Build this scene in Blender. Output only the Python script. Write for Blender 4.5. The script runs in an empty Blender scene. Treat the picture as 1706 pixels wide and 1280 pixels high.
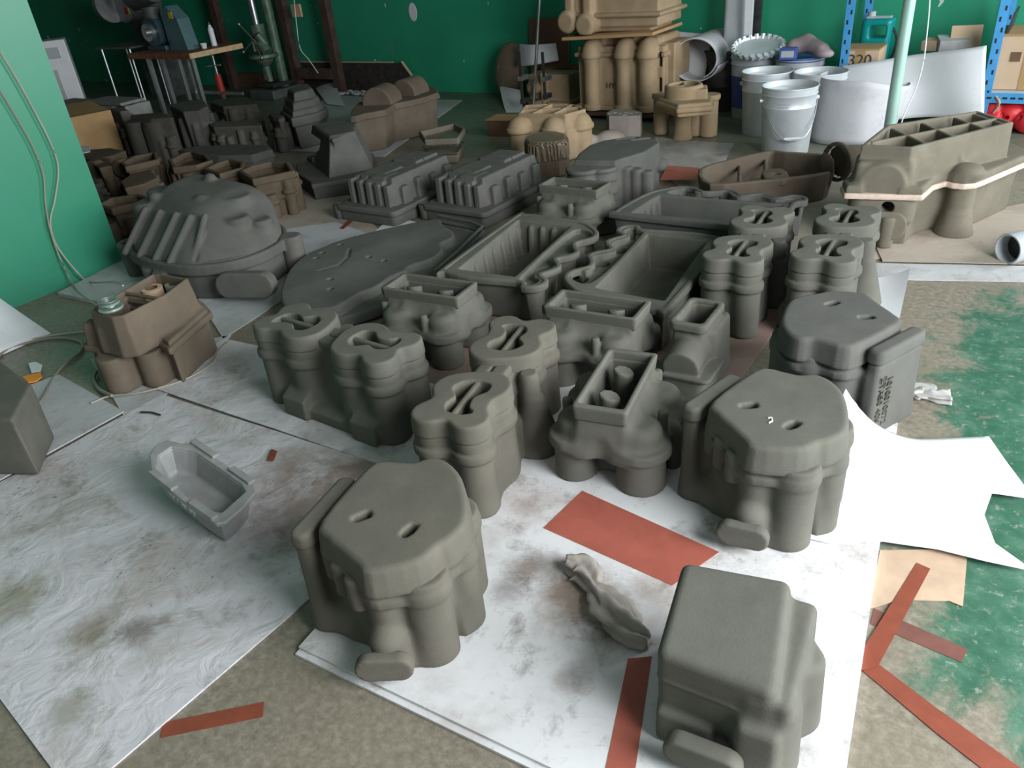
import bpy, bmesh, math, random
import numpy as np
from mathutils import Vector, Matrix, noise as mnoise

SC = bpy.context.scene
COL = SC.collection
R = math.radians

# ------------------------------------------------------------------ camera
F_PX, CX, CY, CAM_H = 1281.0, 853.0, 640.0, 1.15
AX_DOWN = np.array([1070.0 - CX, 2800.0 - CY, F_PX]); AX_DOWN /= np.linalg.norm(AX_DOWN)      # straight down, in camera axes
AX_FWD = np.array([0, 0, 1.0]) - AX_DOWN[2] * AX_DOWN; AX_FWD /= np.linalg.norm(AX_FWD)              # level heading
AX_RIGHT = np.cross(AX_DOWN, AX_FWD)
if AX_RIGHT[0] < 0: AX_RIGHT = -AX_RIGHT
cam_data = bpy.data.cameras.new('camera'); cam = bpy.data.objects.new('camera', cam_data); COL.objects.link(cam)
def _w(v): return Vector((float(v @ AX_RIGHT), float(v @ AX_FWD), float(-(v @ AX_DOWN))))
ax, ay, az = _w(np.array([1., 0, 0])), _w(np.array([0, -1., 0])), _w(np.array([0, 0, -1.]))
cam.matrix_world = Matrix(((ax.x, ay.x, az.x, 0), (ax.y, ay.y, az.y, 0), (ax.z, ay.z, az.z, CAM_H), (0, 0, 0, 1)))
cam_data.sensor_fit = 'HORIZONTAL'; cam_data.sensor_width = 36.0; cam_data.lens = 36.0 * F_PX / 1706.0
cam_data.clip_start = 0.02; cam_data.clip_end = 100
SC.camera = cam

# ------------------------------------------------------------------ world, daylight, exposure
ROOM = R(-36.0)                                   # the room is turned against the camera's heading
U = Vector((math.cos(ROOM), math.sin(ROOM), 0)); V = Vector((-math.sin(ROOM), math.cos(ROOM), 0))
def room(u, v, z=0.0): return U * u + V * v + Vector((0, 0, z))
world = bpy.data.worlds.new('sky'); SC.world = world; world.use_nodes = True
bg = world.node_tree.nodes['Background']; bg.inputs[0].default_value = (0.80, 0.90, 1.0, 1); bg.inputs[1].default_value = 0.30
def daylight(name, u, v, z, sx, sy, direction, power, color=(0.93, 0.97, 1.0)):
    l = bpy.data.lights.new(name, 'AREA'); l.shape = 'RECTANGLE'; l.size = sx; l.size_y = sy; l.energy = power; l.color = color
    o = bpy.data.objects.new(name, l); COL.objects.link(o); o.location = room(u, v, z)
    o.rotation_euler = direction.to_track_quat('-Z', 'Z').to_euler()
    return o
# daylight through the wide workshop window on the right and the open gate behind the camera
daylight('window_daylight', 1.86, 0.95, 1.35, 2.6, 1.4, (-U * 1.0 + Vector((0, 0, -0.30))), 245)
daylight('window_daylight', 1.86, 4.1, 1.35, 1.6, 1.4, (-U * 1.0 + Vector((0, 0, -0.05))), 105)
daylight('gate_daylight', 0.9, -2.9, 1.75, 3.2, 2.4, (V * 1.0 + Vector((0, 0, -0.30))), 6)
SC.view_settings.view_transform = 'Standard'; SC.view_settings.look = 'None'
SC.view_settings.exposure = 0.0; SC.view_settings.gamma = 1.0; SC.view_settings.use_curve_mapping = False

# ------------------------------------------------------------------ measuring helpers
def at(px, py, z=0.0):
    """world point on the level plane z that the photograph shows at px, py"""
    v = np.array([px - CX, py - CY, F_PX]); d = _w(v); t = (z - CAM_H) / d.z
    return Vector((d.x * t, d.y * t, z))
class Frame:
    """local axes of a thing: origin on the floor, turned by ang degrees"""
    def __init__(s, o, ang):
        s.o = Vector((o[0], o[1], 0)); s.a = R(ang); s.ang = ang
        s.u = Vector((math.cos(s.a), math.sin(s.a), 0)); s.v = Vector((-math.sin(s.a), math.cos(s.a), 0))
    def loc(s, px, py, z=0.0):
        p = at(px, py, z) - s.o; return (p.dot(s.u), p.dot(s.v))
    def L(s, pts, z=0.0): return [s.loc(x, y, z) for x, y in pts]
    def W(s, x, y, z=0.0): return s.o + s.u * x + s.v * y + Vector((0, 0, z))
def zz(ox, oy, s): return lambda pts: [(ox + x * s, oy + y * s) for x, y in pts]

# ------------------------------------------------------------------ materials
MATS = {}
def new_mat(name):
    m = bpy.data.materials.new(name); m.use_nodes = True
    nt = m.node_tree; b = nt.nodes['Principled BSDF']; MATS[name] = m
    return m, nt, b
def coords(nt, scale=(1, 1, 1), kind='Object'):
    tc = nt.nodes.new('ShaderNodeTexCoord'); mp = nt.nodes.new('ShaderNodeMapping'); mp.inputs['Scale'].default_value = scale
    nt.links.new(tc.outputs[kind], mp.inputs['Vector']); return mp.outputs['Vector']
def noise_node(nt, vec, scale, detail=4, rough=0.55, dist=0.0):
    n = nt.nodes.new('ShaderNodeTexNoise'); n.inputs['Scale'].default_value = scale; n.inputs['Detail'].default_value = detail
    n.inputs['Roughness'].default_value = rough; n.inputs['Distortion'].default_value = dist
    nt.links.new(vec, n.inputs['Vector']); return n.outputs['Fac']
def ramp(nt, fac, stops):
    r = nt.nodes.new('ShaderNodeValToRGB'); e = r.color_ramp.elements
    while len(e) < len(stops): e.new(0.5)
    for i, (p, c) in enumerate(stops): e[i].position = p; e[i].color = (*c, 1) if len(c) == 3 else c
    nt.links.new(fac, r.inputs['Fac']); return r.outputs['Color']
def mixc(nt, fac, a, b, blend='MIX'):
    m = nt.nodes.new('ShaderNodeMix'); m.data_type = 'RGBA'; m.blend_type = blend
    for s, val in ((m.inputs['Factor'], fac), (m.inputs[6], a), (m.inputs[7], b)):
        if hasattr(val, 'is_output'): nt.links.new(val, s)
        else: s.default_value = val if isinstance(val, (int, float)) else (*val, 1)
    return m.outputs[2]
def bump(nt, b, fac, strength, dist=0.002):
    n = nt.nodes.new('ShaderNodeBump'); n.inputs['Strength'].default_value = strength; n.inputs['Distance'].default_value = dist
    nt.links.new(fac, n.inputs['Height']); nt.links.new(n.outputs['Normal'], b.inputs['Normal'])
def plain(name, color, rough=0.6, metal=0.0, var=0.10, scale=12.0, bump_s=0.0):
    m, nt, b = new_mat(name); v = coords(nt)
    f = noise_node(nt, v, scale, 5)
    lo = tuple(c * (1 - var) for c in color); hi = tuple(min(1, c * (1 + var)) for c in color)
    nt.links.new(ramp(nt, f, [(0.3, lo), (0.7, hi)]), b.inputs['Base Color'])
    b.inputs['Roughness'].default_value = rough; b.inputs['Metallic'].default_value = metal
    if bump_s: bump(nt, b, noise_node(nt, v, scale * 12, 3), bump_s, 0.001)
    return m
def foam(name, base, dusty, rough=0.85, dust_amt=(0.5, 0.78)):
    """sprayed pattern coat: matt, with fine layer lines and dust that lies unevenly"""
    m, nt, b = new_mat(name); v = coords(nt)
    lo = tuple(c * 0.86 for c in base); hi = tuple(c * 1.12 for c in base)
    c1 = ramp(nt, noise_node(nt, v, 9, 5, 0.6), [(0.3, lo), (0.7, hi)])
    c2 = mixc(nt, ramp(nt, noise_node(nt, v, 5, 6, 0.65, 0.4), [(dust_amt[0], (0, 0, 0)), (dust_amt[1], (0.75, 0.75, 0.75))]), c1, dusty)
    nt.links.new(c2, b.inputs['Base Color']); b.inputs['Roughness'].default_value = rough
    b.inputs['Specular IOR Level'].default_value = 0.25
    lay = noise_node(nt, coords(nt, (14, 14, 420)), 1.0, 2, 0.5)
    fine = noise_node(nt, v, 260, 3, 0.6)
    ad = nt.nodes.new('ShaderNodeMath'); ad.operation = 'ADD'; nt.links.new(lay, ad.inputs[0]); nt.links.new(fine, ad.inputs[1])
    bump(nt, b, ad.outputs[0], 0.35, 0.0012)
    return m
foam('foam_grey', (0.112, 0.110, 0.092), (0.160, 0.150, 0.124))
foam('foam_warm', (0.117, 0.109, 0.087), (0.168, 0.148, 0.121))
foam('foam_slate', (0.101, 0.099, 0.090), (0.138, 0.131, 0.116))
foam('foam_dark', (0.072, 0.067, 0.057), (0.115, 0.102, 0.084))
foam('foam_brown', (0.101, 0.076, 0.051), (0.148, 0.113, 0.078))
foam('foam_tan', (0.129, 0.101, 0.074), (0.183, 0.148, 0.111))
foam('foam_beige', (0.343, 0.250, 0.152), (0.437, 0.339, 0.234))
foam('foam_olive', (0.160, 0.144, 0.109), (0.226, 0.204, 0.160))
foam('foam_pink', (0.390, 0.335, 0.296), (0.468, 0.413, 0.374))
plain('seam_tape', (0.62, 0.48, 0.40), 0.7, var=0.12, scale=40)
plain('steel', (0.55, 0.56, 0.57), 0.35, 0.9, 0.12, 20)
plain('dark_steel', (0.07, 0.07, 0.07), 0.45, 0.6, 0.3, 25)
plain('galvanised', (0.66, 0.70, 0.73), 0.40, 0.35, 0.08, 8)
plain('aluminium', (0.29, 0.29, 0.285), 0.55, 0.2, 0.12, 30, 0.25)
plain('chalk', (0.85, 0.85, 0.85), 0.9)
plain('black_rubber', (0.015, 0.015, 0.016), 0.5)
plain('ink', (0.05, 0.045, 0.035), 0.8)
plain('wood_dark', (0.070, 0.040, 0.032), 0.75, 0, 0.35, 14, 0.3)
plain('wood_bench', (0.24, 0.10, 0.045), 0.6, 0, 0.35, 14, 0.2)
plain('wood_edge', (0.60, 0.42, 0.24), 0.7, 0, 0.2, 20)
plain('cardboard', (0.42, 0.26, 0.12), 0.85, 0, 0.12, 6)
plain('cardboard_pale', (0.60, 0.43, 0.29), 0.85, 0, 0.10, 6)
plain('cardboard_dark', (0.16, 0.09, 0.05), 0.85, 0, 0.2, 6)
plain('white_plastic', (0.78, 0.80, 0.82), 0.4, 0, 0.05)
plain('grey_plastic', (0.42, 0.45, 0.47), 0.5, 0, 0.08)
plain('machine_blue', (0.05, 0.10, 0.12), 0.4, 0.2, 0.3, 10)
plain('machine_teal', (0.10, 0.19, 0.20), 0.45, 0.1, 0.15, 8)
plain('machine_grey', (0.12, 0.13, 0.12), 0.5, 0.3, 0.3, 16)
plain('olive_machine', (0.10, 0.16, 0.11), 0.5, 0.2, 0.35, 18)
plain('blue_paint', (0.07, 0.33, 0.68), 0.4, 0, 0.10, 10)
plain('blue_print', (0.06, 0.10, 0.33), 0.45, 0, 0.2, 10)
plain('teal_plastic', (0.00, 0.26, 0.26), 0.35, 0, 0.15, 8)
plain('bag_mauve', (0.34, 0.27, 0.28), 0.9, 0, 0.2, 8)
plain('red_bag', (0.62, 0.02, 0.03), 0.4, 0, 0.25, 14)
plain('tape_rust', (0.22, 0.055, 0.03), 0.45, 0, 0.12, 30)
plain('tape_faded', (0.155, 0.060, 0.045), 0.55, 0, 0.15, 30)
plain('kraft_paper', (0.46, 0.33, 0.23), 0.8, 0, 0.15, 14)
plain('orange_scrap', (0.80, 0.28, 0.02), 0.6, 0, 0.1)
plain('wire', (0.36, 0.34, 0.27), 0.5, 0, 0.1)
plain('hose', (0.27, 0.24, 0.19), 0.5, 0, 0.1)
plain('pole_paint', (0.36, 0.55, 0.48), 0.35, 0.1, 0.10, 6)
plain('yellow', (0.65, 0.50, 0.03), 0.5)
plain('red_paint', (0.45, 0.03, 0.02), 0.5)
plain('stone_grey', (0.22, 0.22, 0.21), 0.8, 0, 0.25, 12, 0.3)
plain('spool_green', (0.23, 0.30, 0.25), 0.35, 0.2, 0.1)
plain('smudged_drum', (0.035, 0.032, 0.028), 0.6, 0, 0.8, 9)
plain('felt', (0.30, 0.27, 0.24), 0.9, 0, 0.15, 20)

def clear_plastic(name, tint, rough, alpha):
    m, nt, b = new_mat(name); v = coords(nt)
    nt.links.new(ramp(nt, noise_node(nt, v, 18, 5, 0.6, 0.8), [(0.3, tuple(c * .8 for c in tint)), (0.7, tint)]), b.inputs['Base Color'])
    b.inputs['Roughness'].default_value = rough; b.inputs['Alpha'].default_value = alpha
    return m
clear_plastic('clear_film', (0.62, 0.60, 0.57), 0.22, 0.62)
clear_plastic('red_film', (0.52, 0.14, 0.095), 0.40, 0.66)
clear_plastic('film_brown', (0.22, 0.17, 0.12), 0.25, 0.75)

def paper(name, white, stain1, stain2, amt, scale=3.0, crinkle=0.5, rough=0.7, blots=()):
    """white foam sheet with dirt of its own: smudges, rings of dust and scuffs"""
    m, nt, b = new_mat(name); v = coords(nt)
    s1 = noise_node(nt, v, scale, 8, 0.68, 0.3)
    c = mixc(nt, ramp(nt, s1, [(0.47, (0, 0, 0)), (0.70, (amt, amt, amt))]), white, stain1)
    s2 = noise_node(nt, v, scale * 2.7, 8, 0.75, 0.25)
    c = mixc(nt, ramp(nt, s2, [(0.54, (0, 0, 0)), (0.68, (amt * .8, amt * .8, amt * .8))]), c, stain2)
    s3 = noise_node(nt, coords(nt, (1, 1, 1)), scale * 22, 4, 0.8)
    gate = noise_node(nt, v, scale * 0.9, 3, 0.5)
    mul = nt.nodes.new('ShaderNodeMath'); mul.operation = 'MULTIPLY'
    nt.links.new(ramp(nt, s3, [(0.60, (0, 0, 0)), (0.66, (1, 1, 1))]), mul.inputs[0])
    nt.links.new(ramp(nt, gate, [(0.48, (0, 0, 0)), (0.62, (amt, amt, amt))]), mul.inputs[1])
    c = mixc(nt, mul.outputs[0], c, tuple(x * 0.45 for x in stain1))
    for x, y, r, col, k in blots:                      # large soiled patches with ragged edges
        d = nt.nodes.new('ShaderNodeVectorMath'); d.operation = 'DISTANCE'; nt.links.new(v, d.inputs[0]); d.inputs[1].default_value = (x, y, 0)
        a = nt.nodes.new('ShaderNodeMath'); a.operation = 'MULTIPLY_ADD'; nt.links.new(noise_node(nt, v, 9, 8, 0.78), a.inputs[0]); a.inputs[1].default_value = r * 2.6; nt.links.new(d.outputs['Value'], a.inputs[2])
        c = mixc(nt, ramp(nt, a.outputs[0], [(min(1, r * 1.55), (k, k, k)), (min(1, r * 2.5), (0, 0, 0))]), c, col)
    nt.links.new(c, b.inputs['Base Color']); b.inputs['Roughness'].default_value = rough
    b.inputs['Specular IOR Level'].default_value = 0.3
    if crinkle:
        w = noise_node(nt, v, 11, 5, 0.55, 1.2); bump(nt, b, w, crinkle, 0.02)
    return m
_T, _tl, _br, _bl, _tp = (270, 660), ((0, 808), (270, 660)), ((190, 1280), (545, 975)), ((0, 1165), (85, 1280)), ((290, 666), (630, 775))
def cross(a, b2, c, d):
    (x1, y1), (x2, y2), (x3, y3), (x4, y4) = a, b2, c, d; D = (x1 - x2) * (y3 - y4) - (y1 - y2) * (x3 - x4)
    p, q = x1 * y2 - y1 * x2, x3 * y4 - y3 * x4
    return ((p * (x3 - x4) - (x1 - x2) * q) / D, (p * (y3 - y4) - (y1 - y2) * q) / D)
LEFT_QUAD = [at(*_T), at(*cross(*_tp, *_br)), at(*cross(*_br, *_bl)), at(*cross(*_bl, *_tl))]
_lo = sum(LEFT_QUAD, Vector()) / 4
FRONT_BL = at(500, 1086); FRONT_BR = at(*cross((500, 1088), (900, 1280), (1465, 910), (1410, 1280))); FRONT_E = (at(1465, 910) - at(1410, 1280)).normalized()
_fo = (FRONT_BL + FRONT_BR) / 2 + FRONT_E * 0.6
def blot(px, py, o, r, col, k): q = at(px, py) - o; return (q.x, q.y, r, col, k)
_BR, _DK = (0.20, 0.135, 0.105), (0.11, 0.085, 0.065)
paper('sheet_left', (0.56, 0.55, 0.57), (0.33, 0.28, 0.24), (0.19, 0.165, 0.115), 0.85, 3.0, 0.35,
      blots=[blot(520, 850, _lo, 0.16, _BR, 0.75), blot(620, 790, _lo, 0.16, _BR, 0.8), blot(470, 790, _lo, 0.10, _BR, 0.6), blot(240, 1050, _lo, 0.05, _DK, 0.7), blot(150, 1060, _lo, 0.06, (0.17, 0.15, 0.09), 0.7), blot(20, 1000, _lo, 0.08, (0.2, 0.19, 0.11), 0.7), blot(120, 1180, _lo, 0.05, (0.22, 0.2, 0.14), 0.6)])
paper('sheet_mid', (0.58, 0.57, 0.59), (0.257, 0.218, 0.179), (0.156, 0.133, 0.086), 0.7, 3.0, 0.30)
paper('sheet_front', (0.66, 0.66, 0.665), (0.40, 0.34, 0.31), (0.16, 0.12, 0.095), 0.8, 3.4, 0.06,
      blots=[blot(960, 1000, _fo, 0.085, (0.25, 0.19, 0.15), 0.95), blot(1010, 1060, _fo, 0.05, _DK, 0.85), blot(890, 950, _fo, 0.06, (0.20, 0.15, 0.12), 0.8), blot(850, 990, _fo, 0.045, _DK, 0.6), blot(960, 1140, _fo, 0.04, _DK, 0.6), blot(880, 850, _fo, 0.04, _BR, 0.5), blot(1090, 990, _fo, 0.05, (0.3, 0.24, 0.2), 0.7), blot(1340, 1255, _fo, 0.03, _DK, 0.5)])
paper('sheet_white', (0.671, 0.686, 0.702), (0.562, 0.585, 0.608), (0.515, 0.546, 0.577), 0.35, 2.2, 0.05)
paper('sheet_grey', (0.468, 0.476, 0.484), (0.312, 0.289, 0.265), (0.257, 0.234, 0.211), 0.6, 4.0, 0.15)
paper('sheet_tan', (0.390, 0.335, 0.281), (0.281, 0.211, 0.156), (0.484, 0.445, 0.390), 0.7, 3.0, 0.12)
paper('sheet_pinkbrown', (0.281, 0.195, 0.164), (0.218, 0.140, 0.117), (0.351, 0.273, 0.234), 0.7, 3.0, 0.05)
paper('roll_white', (0.546, 0.546, 0.569), (0.421, 0.421, 0.452), (0.359, 0.351, 0.374), 0.55, 3.0, 0.08)

# painted concrete floor: green coat in the right half, worn through to grey-brown concrete elsewhere
m, nt, b = new_mat('floor_paint'); v = coords(nt)
conc = ramp(nt, noise_node(nt, v, 60, 6, 0.75), [(0.25, (0.105, 0.09, 0.066)), (0.5, (0.215, 0.188, 0.145)), (0.75, (0.36, 0.325, 0.26))])
conc = mixc(nt, ramp(nt, noise_node(nt, v, 2.2, 5, 0.6), [(0.4, (0, 0, 0)), (0.7, (0.7, 0.7, 0.7))]), conc, (0.205, 0.175, 0.130))
green = ramp(nt, noise_node(nt, v, 14, 6, 0.7), [(0.3, (0.022, 0.085, 0.050)), (0.5, (0.042, 0.125, 0.078)), (0.75, (0.12, 0.215, 0.155))])
green = mixc(nt, ramp(nt, noise_node(nt, v, 40, 5, 0.8), [(0.56, (0, 0, 0)), (0.68, (0.85, 0.85, 0.85))]), green, (0.30, 0.31, 0.25))
sep = nt.nodes.new('ShaderNodeSeparateXYZ'); nt.links.new(v, sep.inputs[0])
def mth(op, a, c, clamp=False):
    n = nt.nodes.new('ShaderNodeMath'); n.operation = op; n.use_clamp = clamp
    for i, q in enumerate((a, c)):
        if hasattr(q, 'is_output'): nt.links.new(q, n.inputs[i])
        else: n.inputs[i].default_value = q
    return n.outputs[0]
# the coat survives on the right of the boards (high u + small v) and thinly towards the back wall
edge = mth('MULTIPLY', mth('ADD', sep.outputs[0], 0.10), 2.6)
edge = mth('SUBTRACT', edge, mth('MAXIMUM', mth('MULTIPLY', mth('SUBTRACT', sep.outputs[1], 2.55), 2.0), 0.0))
edge = mth('SUBTRACT', edge, mth('MAXIMUM', mth('MULTIPLY', mth('SUBTRACT', 1.22, sep.outputs[1]), 2.6), 0.0))
wob = mth('MULTIPLY', mth('SUBTRACT', noise_node(nt, v, 4.5, 8, 0.72, 0.6), 0.5), 2.6)
mask = mth('ADD', edge, wob)
maskc = ramp(nt, mth('ADD', mask, 0.25, True), [(0.15, (0, 0, 0)), (0.45, (1, 1, 1))])
far = ramp(nt, mth('MULTIPLY', mth('SUBTRACT', sep.outputs[1], 3.9), 1.2, True), [(0, (0, 0, 0)), (1, (1, 1, 1))])
maskc = mixc(nt, far, maskc, mixc(nt, 0.55, maskc, (1, 1, 1)))
fl = mixc(nt, maskc, conc, green)
nt.links.new(fl, b.inputs['Base Color'])
nt.links.new(ramp(nt, noise_node(nt, v, 6, 4), [(0.3, (0.28,) * 3), (0.7, (0.55,) * 3)]), b.inputs['Roughness'])
bump(nt, b, noise_node(nt, v, 90, 4, 0.7), 0.15, 0.002)

# green wall paint with scuffs and flaked spots
m, nt, b = new_mat('wall_green'); v = coords(nt)
g = ramp(nt, noise_node(nt, v, 2.0, 5), [(0.3, (0.022, 0.275, 0.150)), (0.7, (0.030, 0.325, 0.185))])
g = mixc(nt, ramp(nt, noise_node(nt, coords(nt, (3, 3, 0.8)), 4, 6, 0.7), [(0.62, (0, 0, 0)), (0.8, (0.35, 0.35, 0.35))]), g, (0.16, 0.30, 0.22))
g = mixc(nt, ramp(nt, noise_node(nt, coords(nt, (1, 1, 0.55)), 17, 2, 0.5), [(0.745, (0, 0, 0)), (0.755, (1, 1, 1))]), g, (0.60, 0.66, 0.60))
nt.links.new(g, b.inputs['Base Color']); b.inputs['Roughness'].default_value = 0.38
bump(nt, b, noise_node(nt, v, 30, 4), 0.08, 0.003)
m, nt, b = new_mat('partition_green'); v = coords(nt)
g = ramp(nt, noise_node(nt, v, 2.0, 5), [(0.3, (0.032, 0.235, 0.138)), (0.7, (0.042, 0.270, 0.165))])
g = mixc(nt, ramp(nt, noise_node(nt, coords(nt, (1, 1, 0.55)), 15, 2, 0.5), [(0.735, (0, 0, 0)), (0.745, (1, 1, 1))]), g, (0.72, 0.80, 0.74))
nt.links.new(g, b.inputs['Base Color']); b.inputs['Roughness'].default_value = 0.35
plain('wall_white', (0.45, 0.47, 0.45), 0.8, 0, 0.06, 4)
plain('ceiling_grey', (0.22, 0.22, 0.215), 0.9, 0, 0.05, 3)
# leaning board: dark dusty face
m, nt, b = new_mat('leaning_board'); v = coords(nt)
nt.links.new(ramp(nt, noise_node(nt, v, 22, 7, 0.8), [(0.35, (0.012, 0.010, 0.008)), (0.6, (0.045, 0.038, 0.030)), (0.8, (0.20, 0.17, 0.14))]), b.inputs['Base Color'])
b.inputs['Roughness'].default_value = 0.8

# ------------------------------------------------------------------ object helpers
def tag(o, label=None, cat=None, group=None, kind=None):
    if label: o['label'] = label
    if cat: o['category'] = cat
    if group: o['group'] = group
    if kind: o['kind'] = kind
    return o
def put(o, parent=None):
    COL.objects.link(o)
    if parent is not None: o.parent = parent
    return o
def thing(name, loc, ang, label, cat, group=None):
    o = bpy.data.objects.new(name, None); o.empty_display_size = 0.05; COL.objects.link(o)
    o.location = loc; o.rotation_euler = (0, 0, R(ang)); return tag(o, label, cat, group)
def mesh_obj(name, verts, faces, mat, parent=None, smooth=False):
    me = bpy.data.meshes.new(name); me.from_pydata([tuple(map(float, q)) for q in verts], [], [tuple(map(int, q)) for q in faces])
    me.materials.append(MATS[mat])
    if smooth: me.polygons.foreach_set('use_smooth', [True] * len(me.polygons))
    me.update(); return put(bpy.data.objects.new(name, me), parent)
def copy_tree(root, loc, ang, label, group=None):
    c = root.copy(); COL.objects.link(c); c.location = loc; c.rotation_euler = (0, 0, R(ang)); c['label'] = label
    if group: c['group'] = group
    def rec(src, dst):
        for ch in [o for o in bpy.data.objects if o.parent == src]:
            k = ch.copy(); COL.objects.link(k); k.parent = dst; rec(ch, k)
    rec(root, c); return c
def swap_mat(root, name):
    """the same shape in another coat: materials live on the object slot"""
    for o in [root] + [q for q in bpy.data.objects if q.parent == root]:
        if o.type == 'MESH' and o.material_slots and o.material_slots[0].material.name.startswith('foam'):
            o.material_slots[0].link = 'OBJECT'; o.material_slots[0].material = MATS[name]

class BM:
    """collects boxes, tubes, prisms and lathes and links them as ONE mesh object"""
    def __init__(s): s.bm = bmesh.new()
    def box(s, c, size, rot=None, bevel=0.0):
        M = Matrix.Translation(c) @ (rot.to_4x4() if rot is not None else Matrix.Identity(4)) @ Matrix.Diagonal((*size, 1))
        r = bmesh.ops.create_cube(s.bm, size=1.0, matrix=M)
        if bevel:
            es = list({e for vv in r['verts'] for e in vv.link_edges})
            bmesh.ops.bevel(s.bm, geom=es, offset=bevel, segments=2, affect='EDGES', profile=0.6)
        return s
    def cyl(s, a, b2, r1, r2=None, seg=20, caps=True):
        a, b2 = Vector(a), Vector(b2); d = b2 - a; r2 = r1 if r2 is None else r2
        M = Matrix.Translation((a + b2) / 2) @ d.to_track_quat('Z', 'Y').to_matrix().to_4x4()
        bmesh.ops.create_cone(s.bm, cap_ends=caps, segments=seg, radius1=r1, radius2=r2, depth=d.length, matrix=M); return s
    def ball(s, c, r, scale=(1, 1, 1), seg=16):
        bmesh.ops.create_uvsphere(s.bm, u_segments=seg, v_segments=max(6, seg // 2), radius=r, matrix=Matrix.Translation(c) @ Matrix.Diagonal((*scale, 1))); return s
    def tube(s, pts, r, seg=6):
        pts = [Vector(p) for p in pts]; rings = []
        for i, p in enumerate(pts):
            t = (pts[min(i + 1, len(pts) - 1)] - pts[max(i - 1, 0)]).normalized()
            n = t.cross(Vector((0, 0, 1)));
            if n.length < 1e-3: n = t.cross(Vector((1, 0, 0)))
            n.normalize(); q = t.cross(n)
            rings.append([s.bm.verts.new(p + (n * math.cos(2 * math.pi * k / seg) + q * math.sin(2 * math.pi * k / seg)) * r) for k in range(seg)])
        for i in range(len(rings) - 1):
            for k in range(seg): s.bm.faces.new((rings[i][k], rings[i][(k + 1) % seg], rings[i + 1][(k + 1) % seg], rings[i + 1][k]))
        s.bm.faces.new(rings[0][::-1]); s.bm.faces.new(rings[-1]); return s
    def lathe(s, prof, c=(0, 0, 0), seg=32):
        c = Vector(c); rings = [[s.bm.verts.new(c + Vector((r * math.cos(2 * math.pi * k / seg), r * math.sin(2 * math.pi * k / seg), z))) for k in range(seg)] for r, z in prof]
        for i in range(len(rings) - 1):
            for k in range(seg): s.bm.faces.new((rings[i][k], rings[i][(k + 1) % seg], rings[i + 1][(k + 1) % seg], rings[i + 1][k]))
        return s
    def prism(s, pts, z0, z1):
        a = sum(pts[i][0] * pts[(i + 1) % len(pts)][1] - pts[(i + 1) % len(pts)][0] * pts[i][1] for i in range(len(pts)))
        pts = pts if a > 0 else pts[::-1]
        lo = [s.bm.verts.new((x, y, z0)) for x, y in pts]; hi = [s.bm.verts.new((x, y, z1)) for x, y in pts]; n = len(pts)
        s.bm.faces.new(lo[::-1]); s.bm.faces.new(hi)
        for i in range(n): s.bm.faces.new((lo[i], lo[(i + 1) % n], hi[(i + 1) % n], hi[i]))
        return s
    def build(s, name, mat, parent=None, smooth=False):
        bmesh.ops.recalc_face_normals(s.bm, faces=s.bm.faces)
        me = bpy.data.meshes.new(name); s.bm.to_mesh(me); s.bm.free(); me.materials.append(MATS[mat])
        if smooth:
            me.polygons.foreach_set('use_smooth', [True] * len(me.polygons))
            try: me.set_sharp_from_angle(angle=R(40))
            except Exception: pass
        me.update(); return put(bpy.data.objects.new(name, me), parent)
def spline(pts, n=8):
    """Catmull-Rom through the points"""
    P = [Vector(p) for p in pts]; P = [P[0] * 2 - P[1]] + P + [P[-1] * 2 - P[-2]]; out = []
    for i in range(1, len(P) - 2):
        for k in range(n):
            t = k / n; a, b2, c, d = P[i - 1:i + 3]
            out.append(0.5 * ((2 * b2) + (c - a) * t + (2 * a - 5 * b2 + 4 * c - d) * t * t + (3 * b2 - 3 * c + d - a) * t ** 3))
    return out + [P[-2]]
def smooth_poly(pts, n=4):
    """closed Catmull-Rom outline"""
    m = len(pts); out = []
    for i in range(m):
        a, b2, c, d = [np.array(pts[(i + k) % m]) for k in (-1, 0, 1, 2)]
        for k in range(n):
            t = k / n; out.append(tuple(0.5 * ((2 * b2) + (c - a) * t + (2 * a - 5 * b2 + 4 * c - d) * t * t + (3 * b2 - 3 * c + d - a) * t ** 3)))
    return out

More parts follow.
